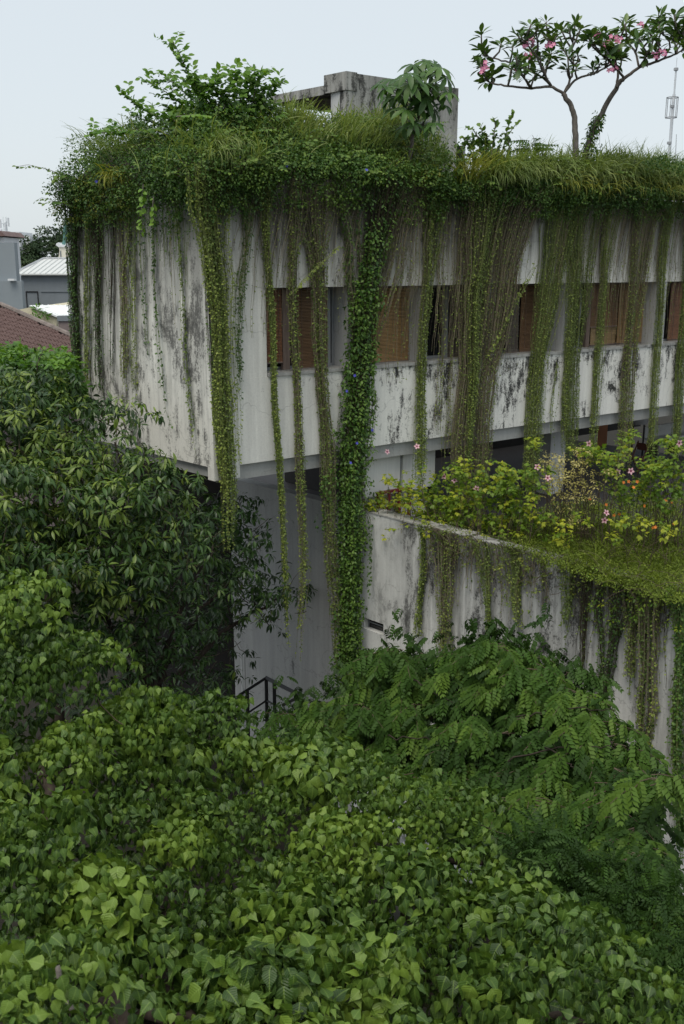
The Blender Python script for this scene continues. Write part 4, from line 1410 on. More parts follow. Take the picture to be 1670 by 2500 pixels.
g3 = 'vines hanging over the podium wall'
for ctrl, n_, sp, lf, sm, lm, lab in (
        ([(903, 1275, 4), (905, 1360, 4), (905, 1460, 2)], 4, .03, .05, 'st_green', 'ivy', 'single short strand on the clean wall just right of the ivy column'),
        ([(1030, 1290, 12), (1028, 1400, 12), (1022, 1500, 10), (1018, 1600, 4)], 26, .04, .038, 'st_green', 'vineleaf', 'green strand on the podium wall right of the slit window'),
        ([(1095, 1310, 34), (1092, 1420, 26), (1088, 1520, 20), (1086, 1640, 12)], 60, .05, .036, 'st_brown', 'vineleaf', 'broad brownish bundle second from left on the podium wall'),
        ([(1180, 1320, 30), (1188, 1420, 14), (1194, 1520, 8), (1196, 1600, 5)], 34, .05, .036, 'st_green', 'vineleaf', 'strand leaning right above the dark star-leaved treetop'),
        ([(1256, 1340, 40), (1258, 1440, 26), (1262, 1540, 14)], 46, .055, .036, 'st_green', 'vineleaf', 'short green bundle over the middle of the podium wall'),
        ([(1385, 1370, 20), (1384, 1460, 18), (1383, 1560, 10)], 26, .05, .04, 'st_green', 'vineleaf', 'leafy strand left of the dark bare stems on the podium wall'),
        ([(1436, 1400, 26), (1426, 1500, 8), (1422, 1600, 6), (1420, 1690, 5)], 40, .3, .03, 'st_dark', 'ivy', 'bare dark stems hanging straight down the podium wall'),
        ([(1500, 1420, 44), (1486, 1560, 26), (1472, 1680, 14), (1464, 1760, 8)], 56, .07, .038, 'st_dark', 'ivy', 'dark leaning bundle on the podium wall right of the bare stems'),
        ([(1590, 1450, 40), (1582, 1600, 22), (1575, 1800, 14), (1566, 2020, 8)], 54, .05, .04, 'st_brown', 'vineleaf', 'long sparse bundle down the right part of the podium wall'),
        ([(1545, 1440, 40), (1540, 1560, 30), (1532, 1700, 16)], 34, .05, .04, 'st_brown', 'vineleaf', 'shorter sparse strands left of the long bundle on the podium wall'),
        ([(1662, 1480, 28), (1660, 1650, 18), (1658, 1850, 15), (1658, 2100, 18)], 70, .045, .045, 'st_green', 'ivy', 'dense vine at the right edge of the photo reaching the ground plants')):
    vine(PW, ctrl, n_, sp, lf, lab, sm, lm, off=(.03, .2), top=PT + .15, group=g3, ragged=.3, wig=.03)
vine(PW, [(1180, 1310, 170), (1185, 1360, 170), (1190, 1500, 170)], 150, .09, .036, 'curtain of short stems over the left half of the podium wall', 'st_brown', 'vineleaf', off=(.02, .15), ragged=.85, top=PT + .15,
     name='vine_curtain', group='curtains of stems over the podium', wig=.04)
vine(PW, [(1510, 1420, 150), (1510, 1500, 150), (1505, 1640, 150)], 170, .09, .036, 'curtain of short stems over the right half of the podium wall', 'st_dark', 'vineleaf', off=(.02, .15), ragged=.85, top=PT + .15,
     name='vine_curtain', group='curtains of stems over the podium', wig=.04)

# ------------------------------------------------------------------ creeper mat and mounds along the roof edge
EX = [150, 165, 215, 300, 400, 500, 600, 700, 800, 900, 1000, 1060, 1110, 1200, 1300, 1450, 1600, 1680, 1720]
ETOP = [435, 420, 345, 318, 300, 285, 282, 276, 304, 296, 275, 335, 425, 415, 408, 405, 415, 420, 420]
ELOW = [530, 540, 530, 515, 490, 485, 475, 445, 440, 460, 475, 485, 485, 495, 505, 505, 510, 515, 515]


def roof_pt(px, v):
    """a point on the creeper mat: v=0 hanging lower edge, v=1 crest set back on the roof"""
    yt, yl = np.interp(px, EX, ETOP), np.interp(px, EX, ELOW)
    py = yl + (yt - yl) * v
    fr = LW if px < 500 else RW
    d = .3
    for _ in range(4):
        t, z = fr.hit(px, py, d)
        ex = max(0.0, z - TOPV)
        d = .3 - ex * 1.5 if ex > 0 else .12 + .18 * min(1, max(0, (z - .6) / 1.2))
    q = fr.xy(t, d)
    return np.array((q[0], q[1], z + H)), fr


def mat_blobs(x0, x1, v0, v1, n, rad, nl, size, tone, up=-.3):
    out = []
    for _ in range(n):
        px = rng.uniform(x0, x1); v = v0 + (v1 - v0) * rng.random()
        p, fr = roof_pt(px, v)
        r = rad * rng.uniform(.6, 1.4)
        p = p + np.array((fr.n[0], fr.n[1], .2)) * rng.uniform(-.1, .12)
        out.append(blob(p, (r, r, r * .8), nl, size, tone, .4, upper=up))
    return cat(out)


# soil bed under the creepers
soil = MB()
rows = []
for px in np.linspace(152, 1719, 70):
    row = []
    for v in (.38, .5, .62, .74, .86, .97):
        p, fr = roof_pt(px, v)
        row.append(p - np.array((fr.n[0], fr.n[1], 0)) * .28 - (0, 0, .12))
    row.append(row[-1] + np.array((-fr.n[0], -fr.n[1], 0)) * 2.5 - (0, 0, .2))
    row.append(row[-1] + np.array((-fr.n[0], -fr.n[1], 0)) * .4 - (0, 0, 2.0))
    rows.append(row)
W_ = len(rows[0])
V = [p for r in rows for p in r]
Fc = [(i * W_ + j, (i + 1) * W_ + j, (i + 1) * W_ + j + 1, i * W_ + j + 1) for i in range(len(rows) - 1) for j in range(W_ - 1)]
soil.add(V, Fc)
tag(soil.build('roof_soil', M['soil'], None, True), kind='structure')


def mat_thing(name, label, px, v, sets, catg='creeper', group='creepers along the roof edge', segs=None):
    p, _ = roof_pt(px, v)
    o = empty(name, p, label, catg, group)
    for ls, tp, mt, ni in sets:
        foliage(o, ls, tp, M[mt], ni)
    return o


mat_thing('creeper_mat', 'dark fine-leaved creeper heaped over the left facade top', 320, .5,
          [(mat_blobs(150, 510, .0, 1.08, 270, .27, 64, .06, (.1, .7)), TINY, 'creep', 0),
           (mat_blobs(150, 330, -.1, .5, 50, .2, 50, .05, (.3, .8)), TINY, 'creepy', 0),
           (mat_blobs(150, 510, -.5, .1, 26, .16, 40, .055, (.1, .7)), TINY, 'creep', 0)])
mat_thing('creeper_mat', 'lush mid green creeper mound over the roof edge above the first windows', 650, .5,
          [(mat_blobs(500, 800, .05, 1.06, 240, .28, 64, .062, (.25, .9)), TINY, 'creep', 0), (mat_blobs(500, 800, -.4, .1, 28, .16, 40, .06, (.2, .9)), TINY, 'creep', 0)])
mat_thing('creeper_mat', 'leafy green creeper mound below the big palmate plant', 940, .5,
          [(mat_blobs(790, 1090, .05, 1.06, 240, .28, 60, .066, (.25, .95)), TINY, 'creep', 0),
           (mat_blobs(960, 1070, .25, .7, 22, .22, 28, .085, (.5, 1)), OVAL, 'creepy', 0),
           (mat_blobs(800, 1090, -.5, .1, 30, .17, 40, .065, (.2, .9)), TINY, 'creep', 0)])
mat_thing('creeper_mat', 'flat olive creeper strip along the parapet left of the long grass', 1200, .4,
          [(mat_blobs(1080, 1400, .0, .9, 210, .22, 60, .058, (.15, .8)), TINY, 'creep', 0),
           (mat_blobs(1250, 1330, -.3, .4, 30, .22, 45, .06, (.3, .8)), TINY, 'creep', 0)])
mat_thing('creeper_mat', 'dark tangled creeper fringe under the long grass at right', 1560, .3,
          [(mat_blobs(1380, 1720, .0, .66, 190, .23, 60, .058, (.05, .6)), TINY, 'creep', 0)])
# hanging fringes of the mat
fr_ = []
for _ in range(330):
    px = rng.uniform(160, 1690)
    p, fr = roof_pt(px, rng.uniform(-.12, .15))
    fr_.append(blob(p + np.array((fr.n[0], fr.n[1], 0)) * .05, (.1, .1, .3), 26, .05, (.1, .6), .8, upper=-1))
o = empty('creeper_fringe', roof_pt(800, 0)[0], 'ragged fringe of small creeper leaves hanging along the whole roof edge', 'creeper', None, 'stuff')
foliage(o, cat(fr_), TINY, M['creep'], 0)

# loose shoots springing out of the creepers
for k, (x0, x1, n_, lab) in enumerate(((160, 500, 46, 'loose leafy shoots springing from the creeper over the left facade'), (500, 800, 60, 'loose leafy shoots springing from the mound above the first windows'),
                                       (800, 1090, 60, 'loose leafy shoots springing from the mound by the palmate plant'), (1090, 1690, 70, 'loose leafy shoots in the creeper along the long parapet'))):
    o = empty('creeper_shoots', roof_pt((x0 + x1) / 2, .5)[0], lab, 'creeper', 'creepers along the roof edge')
    sets, seg = [], []
    for _ in range(n_):
        p, fr = roof_pt(rng.uniform(x0, x1), rng.uniform(.1, 1.0))
        nn2 = np.array((fr.n[0], fr.n[1], 0))
        ln = rng.uniform(.35, .8)
        e = p + nn2 * rng.uniform(.1, .45) + np.array((rng.normal(0, .3), 0, rng.uniform(-.1, .75) * ln))
        m1 = (p + e) / 2 + (0, 0, .12)
        pts = np.stack([np.interp(np.linspace(0, 1, 8), (0, .5, 1), [p[j], m1[j], e[j]]) for j in range(3)], 1)
        seg.append((p, e))
        sets.append(along(pts, .035, rng.uniform(.08, .13), (.3, 1), .25))
    foliage(o, cat(sets), OVAL, M['creep'], 0)
    twigs_mesh(o, seg, M['twig'], 'stems', .006, 6, -.12)

# ---- long grass
def grass_set(pts, n_per, length, lean, droop, width=.013, tone=(.2, .9), spread=.18):
    """blades that rise and arch over; returns strands as flat tapered bent blades"""
    S = len(pts) * n_per
    b0 = np.repeat(np.asarray(pts), n_per, 0) + rng.normal(0, spread, (S, 3)) * (1, 1, .25)
    L = length * rng.uniform(.55, 1.25, S)
    dirv = lean + rng.normal(0, .45, (S, 3)); dirv[:, 2] = 0
    dirv = nrm(dirv)
    K = 6
    q = np.linspace(0, 1, K)
    dp = droop * rng.uniform(.5, 1.4, S)
    th0 = rng.uniform(.05, .45, S)[:, None] + dp[:, None] * q[None] * 2.0       # angle from vertical along the blade
    ds = L[:, None] / (K - 1)
    hx = np.cumsum(np.sin(th0) * ds, 1) - (np.sin(th0) * ds)[:, :1]
    hz = np.cumsum(np.cos(th0) * ds, 1) - (np.cos(th0) * ds)[:, :1]
    c = b0[:, None] + dirv[:, None] * hx[..., None] + np.array((0, 0, 1.0)) * hz[..., None]
    sd = np.stack([-dirv[:, 1], dirv[:, 0], np.zeros(S)], 1)
    sd = nrm(sd + rng.normal(0, .3, sd.shape))
    w = (width * rng.uniform(.6, 1.3, S))[:, None] * np.array((.7, 1, .9, .7, .45, .05))[None]
    up_ = np.array((0, 0, .35))
    Lf = c - sd[:, None] * w[..., None]; Rt = c + sd[:, None] * w[..., None] + up_ * w[..., None]
    V = np.stack([Lf, Rt], 2).reshape(S, -1, 3)
    k = np.arange(K - 1) * 2
    f = np.concatenate([np.stack([k, k + 1, k + 3], 1), np.stack([k, k + 3, k + 2], 1)])
    T = (f[None] + (np.arange(S) * K * 2)[:, None, None]).reshape(-1, 3)
    tn = np.repeat(np.clip(rng.uniform(*tone, S), 0, 1), K * 2)
    return V.reshape(-1, 3), T, tn


def grass(label, pts, n_per, length, lean, droop, width=.013, tone=(.2, .9), spread=.18, mat='grass', name='long_grass'):
    V, T, tn = grass_set(pts, n_per, length, lean, droop, width, tone, spread)
    c = np.mean(pts, 0)
    o = D.objects.new(name, fast_mesh(name, V - c, T, tn))
    o.location = tuple(c)
    o.data.materials.append(M[mat])
    COL.objects.link(o)
    return tag(o, label, 'grass', None, 'stuff')


out3 = np.array((RW.n[0], RW.n[1], 0))
gp = [roof_pt(px, v)[0] for px, v in zip(rng.uniform(1190, 1720, 150), rng.uniform(.62, 1.0, 150))]
grass('long pale green grass arching over the parapet at right', gp, 32, .85, out3 * .8 - np.array((.3, 0, 0)), 1.0, .014, (.3, .95), .22)
gp = [roof_pt(px, v)[0] for px, v in zip(rng.uniform(1240, 1700, 30), rng.uniform(.85, 1.0, 30))]
grass('upright grass blades standing against the sky at right', gp, 12, .8, out3 * .1, .35, .010, (.2, .8), .2)
gp = [roof_pt(px, v)[0] for px, v in zip(rng.uniform(1350, 1700, 36), rng.uniform(.3, .6, 36))]
grass('straw coloured dead grass hanging under the green grass', gp, 12, .7, out3, 1.4, .010, (.6, 1), .15, 'creepy')
gp = [roof_pt(px, v)[0] for px, v in zip(np.concatenate([rng.uniform(690, 790, 22), rng.uniform(830, 960, 34)]), rng.uniform(.5, .9, 56))]
grass('yellow green grass tufts in front of the stair house', gp, 16, .72, np.array((.3, -.2, 0)), .5, .014, (.5, 1), .16)
gp = [roof_pt(px, v)[0] for px, v in zip(rng.uniform(330, 1090, 60), rng.uniform(.25, .95, 60))]
grass('loose long grass scattered through the creeper mounds', gp, 9, .75, out3 * .6 + np.array((-.2, 0, 0)), .8, .011, (.35, 1), .16)
gp = [roof_pt(px, v)[0] for px, v in zip(rng.uniform(215, 350, 22), rng.uniform(.6, .98, 22))]
grass('grass tuft leaning left at the far left of the roof', gp, 12, .6, np.array((-.9, -.2, 0)), .7, .010, (.3, .9), .2)
gp = [roof_pt(px, v)[0] for px, v in zip(rng.uniform(500, 560, 10), rng.uniform(.5, .7, 10))]
grass('pale reedy grass hanging over the mound near the corner', gp, 12, .8, out3, 1.3, .010, (.5, 1), .15)
gp = [roof_pt(px, v)[0] for px, v in zip(rng.uniform(275, 305, 4), rng.uniform(.35, .45, 4))]
grass('small bunch of dry tan grass hanging at the left facade top', gp, 14, .6, np.array((-.4, -.8, 0)), 1.4, .012, (.8, 1), .07, 'creepy')
gp = [roof_pt(px, v)[0] for px, v in zip(rng.uniform(1120, 1180, 10), rng.uniform(.6, 1, 10))]
grass('dry brownish grass at the foot of the rooftop bush', gp, 14, .9, np.array((.4, -.2, 0)), .5, .012, (.7, 1), .12, 'creepy')

# ---- sprawling roof shrub at left with leafy arching branches
def shoot_pts(px, Y, bend=0):
    return np.array([P(x, y, Y + (i * bend)) for i, (x, y) in enumerate(px)])


sp = empty('roof_shrub', P(480, 300, 22), 'sprawling roof shrub with arching leafy branches against the sky at left', 'shrub')
BR = [[(520, 330), (490, 250), (455, 170), (438, 130), (422, 102)], [(500, 330), (420, 290), (370, 282), (330, 250), (294, 224)],
      [(480, 340), (400, 330), (320, 322), (260, 322), (213, 330)], [(520, 320), (450, 260), (400, 220), (352, 196)],
      [(540, 320), (480, 250), (430, 210), (390, 175)], [(560, 320), (545, 240), (520, 210), (535, 172)], [(580, 320), (590, 240), (570, 200), (575, 178)],
      [(600, 320), (620, 240), (625, 200), (640, 176)], [(620, 320), (650, 240), (670, 215), (694, 198)], [(560, 330), (500, 290), (440, 270), (410, 262)],
      [(540, 330), (520, 260), (480, 220), (470, 190)], [(600, 330), (560, 270), (545, 235), (500, 205)], [(630, 330), (640, 270), (600, 225), (605, 195)],
      [(470, 350), (430, 300), (480, 285), (510, 283)], [(460, 340), (380, 300), (345, 290), (330, 280)]]
sets = []
for k, px in enumerate(BR):
    pts = shoot_pts(px, 21.5 + (k % 5) * .28, -.08)
    q = np.linspace(0, len(pts) - 1, 16)
    pts = np.stack([np.interp(q, np.arange(len(pts)), pts[:, j]) for j in range(3)], 1)
    for _ in range(2): pts[1:-1] = (pts[:-2] + 2 * pts[1:-1] + pts[2:]) / 4
    MB().tube(pts, np.linspace(.016, .005, len(pts)), 5).build('branch', M['bark'], sp, True)
    sets.append(along(pts, .03, .17, (.25, .7), .15))
    for j in range(3, 15):
        a = pts[j]; e = a + np.array((rng.normal(0, .22), rng.normal(0, .2), rng.uniform(.0, .3)))
        tw = np.linspace(a, e, 5)
        sets.append(along(tw, .035, .15, (.3, .8), .2))
foliage(sp, cat(sets), OVAL, M['bright'], 300, cell=9)
sets = [blob(P(rng.uniform(440, 640), rng.uniform(250, 330), rng.uniform(21.3, 22.3)), (.28, .28, .25), 40, .11, (.1, .6)) for _ in range(40)]
sp2 = empty('roof_shrub', P(560, 300, 22), 'dense dark core of leaves behind the arching branches on the roof', 'shrub')
foliage(sp2, cat(sets), OVAL, M['creep'], 120)
# drooping fern-like sprays on the left facade top
sp3 = empty('drooping_spray', P(440, 490, 20.3), 'bright drooping leafy sprays hanging over the left facade near the corner', 'plant')
sets = []
for px in ([(410, 450), (440, 470), (462, 500), (478, 520)], [(375, 480), (372, 515), (376, 545)], [(350, 450), (345, 500), (348, 565)], [(430, 285), (470, 280), (512, 284)]):
    pts = shoot_pts(px, 20.2)
    fr = LW
    MB().tube(pts, np.linspace(.012, .004, len(pts)), 5).build('stem', M['bark'], sp3)
    sets.append(along(pts, .03, .14, (.5, 1), .3))
foliage(sp3, cat(sets), OVAL, M['bright'], 80, cell=6)

# ---- big palmate plant beside the stair house
pm = empty('palmate_plant', P(1000, 330, 23), 'young tree with big drooping palmate leaves in front of the stair house', 'plant')
limb(pm, [P(1005, 400, 23.2), P(1008, 320, 23.2), P(1030, 230, 23.2), P(1040, 170, 23.2)], .05, .02, M['bark'], 'stem')
PL = [(1040, 150, 60), (1075, 165, 58), (1010, 158, 52), (1090, 190, 50), (985, 190, 60), (955, 195, 58), (940, 215, 50), (1020, 200, 66), (1060, 205, 64), (1000, 225, 60),
      (970, 235, 56), (1040, 240, 60), (1075, 230, 54), (1025, 262, 56), (990, 268, 52), (1060, 270, 50), (1010, 300, 48), (1040, 305, 46), (930, 205, 40), (960, 265, 46), (1085, 255, 44), (1030, 175, 60), (1000, 180, 56), (1050, 185, 60), (975, 210, 60), (1060, 160, 50), (1020, 245, 60), (1000, 205, 60), (950, 235, 50), (1045, 220, 60), (1095, 225, 44), (985, 310, 46), (1060, 300, 46)]
pos, dr, nn_, sz, tn = [], [], [], [], []
for x, y, w in PL:
    p = P(x, y, 22.9 + rng.uniform(-.4, .4))
    pos.append(p); sz.append(w / F * 23 * .72)
    d = np.array((rng.normal(0, .5) + (x - 1010) / 90, -.5 + rng.normal(0, .3), -.25)); dr.append(d)
    nn_.append(np.array((rng.normal(0, .2) + (x - 1010) / 160, -.55, .8))); tn.append(rng.uniform(.2, .9))
    sk = P(1020, min(330, y + 60), 23.2)
    MB().tube([sk, (sk + p) / 2 + (0, 0, .08), p], [.012, .01, .008], 4).build('leaf_stalk', M['bark'], pm)
foliage(pm, [np.array(pos), nrm(dr), np.array(nn_), np.array(sz), np.array(tn)], PALMATE, M['palm'], 60, cell=2)

# ---- rooftop bush, spindly plant and round bush right of the stair house
rb = empty('rooftop_bush', P(1190, 400, 25), 'upright leafy bush on the roof between the stair house and the tree', 'bush')
sets = []
for px in ([(1180, 410), (1175, 350), (1155, 315), (1140, 312)], [(1195, 410), (1205, 340), (1210, 300), (1204, 290)], [(1215, 410), (1232, 350), (1240, 310), (1252, 280)],
           [(1225, 410), (1245, 370), (1240, 330), (1262, 300)], [(1170, 410), (1150, 370), (1140, 340), (1130, 335)], [(1185, 400), (1190, 350), (1172, 310)],
           [(1200, 410), (1180, 370), (1165, 345)], [(1210, 410), (1215, 365), (1225, 345)], [(1190, 410), (1160, 385), (1140, 380)]):
    pts = shoot_pts(px, 25 + rng.uniform(-.3, .3))
    pts = np.stack([np.interp(np.linspace(0, 1, 10), np.linspace(0, 1, len(pts)), pts[:, j]) for j in range(3)], 1)
    MB().tube(pts, np.linspace(.02, .006, 10), 5).build('branch', M['bark'], rb)
    sets.append(along(pts, .035, .17, (.3, .85), .05))
for _ in range(20):
    sets.append(blob(P(rng.uniform(1130, 1235), rng.uniform(345, 410), 25 + rng.uniform(-.3, .4)), (.2, .2, .2), 22, .12, (.1, .6)))
foliage(rb, cat(sets), OVAL, M['creep'], 200, cell=8)
tb = empty('spindly_plant', P(1300, 410, 26), 'spindly feathery plant with thin fronds left of the tree trunks', 'plant')
limb(tb, [P(1296, 420, 26), P(1298, 370, 26), P(1300, 330, 26)], .018, .006, M['bark'], 'stem', 5)
pos, dr = [], []
for _ in range(34):
    y = rng.uniform(335, 400)
    p = P(1299, y, 26); pos.append(p)
    an = rng.uniform(0, 6.28)
    dr.append((math.cos(an), math.sin(an) * .6, .25))
n = len(pos)
foliage(tb, [np.array(pos), nrm(dr), np.tile((0, -.4, 1.0), (n, 1)), rng.uniform(.3, .62, n), rng.uniform(.2, .7, n)], FEATHER, M['fern'], 40, cell=2, name='frond')
bo = empty('round_bush', P(1620, 410, 27), 'low round dark bush behind the grass at the right edge', 'bush')
sets = [blob(P(x, y, 27 + rng.uniform(0, .6)), (.3, .3, .22), 90, .06, (.2, .6)) for x, y in ((1590, 408), (1610, 400), (1630, 396), (1650, 402), (1670, 410), (1600, 420), (1640, 415), (1690, 405), (1665, 422))]
foliage(bo, cat(sets), TINY, M['creep'], 0)

# ---- flowering frangipani on the roof
FY = 27.0
fg = empty('frangipani_tree', P(1413, 405, FY), 'frangipani tree with two bare trunks, flat leafy crown and pink flowers on the roof', 'tree')
limb(fg, [P(1408, 420, FY), P(1404, 345, FY), P(1404, 290, FY), P(1394, 258, FY), P(1374, 228, FY)], .085, .06, M['bark'], 'trunk', 8, .008)
limb(fg, [P(1420, 420, FY + .2), P(1438, 340, FY + .2), P(1472, 268, FY + .2), P(1506, 212, FY + .1), P(1524, 188, FY)], .08, .055, M['bark'], 'trunk', 8, .008)
LB = [([(1376, 230), (1346, 210), (1295, 216), (1240, 210), (1205, 205), (1182, 194)], 0.0, .05), ([(1346, 210), (1325, 186), (1290, 168), (1245, 142), (1205, 128), (1178, 120)], .5, .04),
      ([(1346, 210), (1326, 170), (1310, 122), (1290, 92), (1272, 64)], -.5, .04), ([(1376, 230), (1392, 195), (1402, 150), (1396, 100), (1400, 60)], .4, .045),
      ([(1376, 230), (1408, 188), (1450, 178), (1478, 158), (1496, 122)], -.4, .04), ([(1332, 188), (1336, 140), (1345, 100), (1336, 58)], .9, .03),
      ([(1506, 214), (1510, 172), (1492, 122), (1470, 78)], .3, .045), ([(1524, 190), (1500, 152), (1468, 118), (1440, 66)], -.6, .04),
      ([(1524, 190), (1560, 156), (1602, 140), (1650, 116), (1676, 100)], 0, .06), ([(1560, 156), (1552, 110), (1530, 78), (1500, 54)], .6, .04), ([(1602, 140), (1612, 92), (1586, 52)], -.3, .035),
      ([(1622, 130), (1640, 82), (1602, 38)], .4, .035), ([(1560, 156), (1582, 118), (1560, 70)], -.8, .03), ([(1650, 116), (1665, 80), (1660, 50)], .2, .03), ([(1300, 216), (1280, 190), (1262, 165)], -.6, .03)]
tips, tdir = [], []
for px, dy, r in LB:
    px = [(x, 195 - (195 - y) * .80 if y < 195 else y) for x, y in px]
    pts = np.array([P(x, y, FY + dy * (i / (len(px) - 1)) * 1.6) for i, (x, y) in enumerate(px)])
    limb(fg, pts, r * .8, .018, M['bark'], 'branch', 6, .008)
    tips.append(pts[-1]); tdir.append(pts[-1] - pts[-2])
    L = len(pts)
    for i in range(1, L):
        for _ in range(2 if rng.random() < .55 else 1):
            a = pts[i] if i < L - 1 else (pts[i] * .5 + pts[i - 1] * .5)
            v = nrm(pts[i] - pts[i - 1]) * .35 + np.array((rng.normal(0, .5), rng.normal(0, .45), rng.uniform(.3, 1.0)))
            ln = rng.uniform(.2, .5)
            m1 = a + nrm(v) * ln * .5 + np.array((rng.normal(0, .05), 0, 0))
            e1 = m1 + (nrm(v) + (0, 0, .35)) * ln * .5
            MB().tube([a, m1, e1], [.028, .024, .02], 5).build('twig', M['bark'], fg, True)
            tips.append(e1); tdir.append(e1 - m1)
tips, tdir = np.array(tips), np.array(tdir)
tp_, _, _ = proj(tips)
rs_ = rosettes(tips, nrm(tdir) + (0, 0, .6), 10, .35, .12, .85, (.25, .9), .1, .3, up=.3)
foliage(fg, rs_, LANCE if False else leaf_template([0, .12, .19, .15, 0], .25, .15), M['plum'], 300, cell=7)


def flower(parent, p, size, npet, mat, facing=(0, -1, .3), name='flower', centre=True):
    V0, T0, U0 = leaf_template([.03, .24, .30, .12], .12, .15)
    f = nrm(np.array(facing) + rng.normal(0, .3, 3))
    ref = nrm(np.cross(f, (0.1, .2, 1)))
    r2 = np.cross(f, ref)
    a = np.arange(npet) * 2 * math.pi / npet + rng.uniform(0, 1)
    d = np.cos(a)[:, None] * ref + np.sin(a)[:, None] * r2 + f * .3
    s, dd, n = leaf_frames(d, np.tile(f, (npet, 1)))
    V = size * (V0[None, :, 0:1] * s[:, None] + V0[None, :, 1:2] * dd[:, None] + V0[None, :, 2:3] * n[:, None])
    T = (T0[None] + (np.arange(npet) * len(V0))[:, None, None]).reshape(-1, 3)
    tn = np.tile(np.clip(U0[:, 1] * 1.6, 0, 1), npet)
    me = fast_mesh(name, V.reshape(-1, 3), T, tn)
    o = link_mesh(name, me, M[mat], parent)
    o.location = tuple(p - base_of(parent))
    return o


for x, y in ((x_, 195 - (195 - y_) * .85) for x_, y_ in ((1182, 165), (1190, 158), (1287, 85), (1280, 92), (1296, 82), (1342, 96), (1496, 85), (1480, 88), (1507, 78), (1454, 64), (1462, 70), (1491, 160), (1498, 163), (1608, 122), (1598, 128), (1618, 120), (1288, 130), (1265, 168), (1570, 38))):
    for _ in range(4):
        flower(fg, P(x + rng.normal(0, 5), y + rng.normal(0, 5), FY - .3 + rng.normal(0, .3)), .062, 5, 'rose')
# creeper climbing the right trunk
cv = empty('climbing_vine', P(1430, 400, FY), 'leafy vine climbing the lower part of the leaning frangipani trunk', 'vine')
sets = []
for _ in range(26):
    f = rng.random()
    x, y = np.interp(f, [0, .5, 1], [1424, 1440, 1470]), np.interp(f, [0, .5, 1], [410, 340, 270])
    sets.append(blob(P(x, y, FY + .15), (.16, .16, .2), 16, .09, (.2, .7), .5, upper=-1))
for _ in range(10):
    sets.append(blob(P(rng.uniform(1440, 1465), rng.uniform(330, 400), FY - .05), (.08, .08, .2), 9, .09, (.2, .8), .7, upper=-1))
foliage(cv, cat(sets), OVAL, M['creep'], 60)
twigs_mesh(cv, [(P(1462, 290, FY - .1), P(1466, 390, FY - .1)), (P(1425, 410, FY + .05), P(1470, 270, FY + .05)), (P(1450, 320, FY), P(1442, 395, FY))], M['twig'], 'stems', .008, 6, 0)
# blue morning glories in the ivy and creepers
bg = empty('morning_glory', P(890, 930, 22), 'few violet blue flowers dotted over the ivy column and roof creepers', 'flower')
for x, y, Y in ((866, 917, 21.6), (847, 955, 21.5), (909, 1050, 21.4), (856, 1130, 21.3), (790, 662, 21.6), (872, 1082, 21.3), (585, 385, 20.3), (235, 443, 21.6), (700, 405, 20.6), (895, 415, 21)):
    flower(bg, P(x, y, Y), .035, 5, 'blue')

# ------------------------------------------------------------------ terrace garden on the podium
bed = MB()
bp = [PW.xy(1.2, -.41), PW.xy(14, -.41), PW.xy(14, -3.6), PW.xy(4.5, -3.2), PW.xy(1.2, -1.6)]
bed.prism(bp, -6.349, PT - .05)
tag(bed.build('planting_bed', M['moss']), kind='structure')


def bed_pt(px, py, z=PT):
    a, b_ = ray(px, py)
    Y = z / b_
    return np.array((a * Y, Y, z + H))


# tangled ground cover on the bed and over its edge
pp = sample_poly([(1230, 1275), (1420, 1235), (1680, 1235), (1690, 1470), (1600, 1470), (1480, 1420), (1330, 1375), (1240, 1340)], 130)
segs = []
for x, y in pp:
    a = bed_pt(x, y) + (0, 0, rng.uniform(0, .15))
    v = np.array((rng.normal(0, .5), rng.normal(0, .5), rng.uniform(-.05, .5)))
    segs.append((a, a + v))
gc = empty('ground_cover', bed_pt(1500, 1340), 'olive green tangle of fine twigs and tiny leaves covering the terrace bed', 'ground cover', None, 'stuff')
twigs_mesh(gc, segs, M['twig'], 'twigs', .005, 6, -.12)
sets = []
for x, y in sample_poly([(1230, 1265), (1420, 1225), (1690, 1225), (1690, 1480), (1600, 1480), (1480, 1430), (1330, 1385), (1240, 1340)], 1500):
    sets.append(blob(bed_pt(x, y) + (0, 0, rng.uniform(0, .12)), (.12, .12, .08), 18, .04, (.15, .8), .1))
foliage(gc, cat(sets), TINY, M['lawn'], 0)
V, T, tn = grass_set([bed_pt(x, y) for x, y in sample_poly([(1240, 1275), (1420, 1240), (1690, 1240), (1690, 1460), (1480, 1420), (1330, 1370)], 260)], 16, .38, np.array((-.3, -.5, 0)), .7, .006, (.2, .9), .14)
link_mesh('grass_blades', fast_mesh('grass_blades', V - base_of(gc), T, tn), M['lawn'], gc, 'stuff')


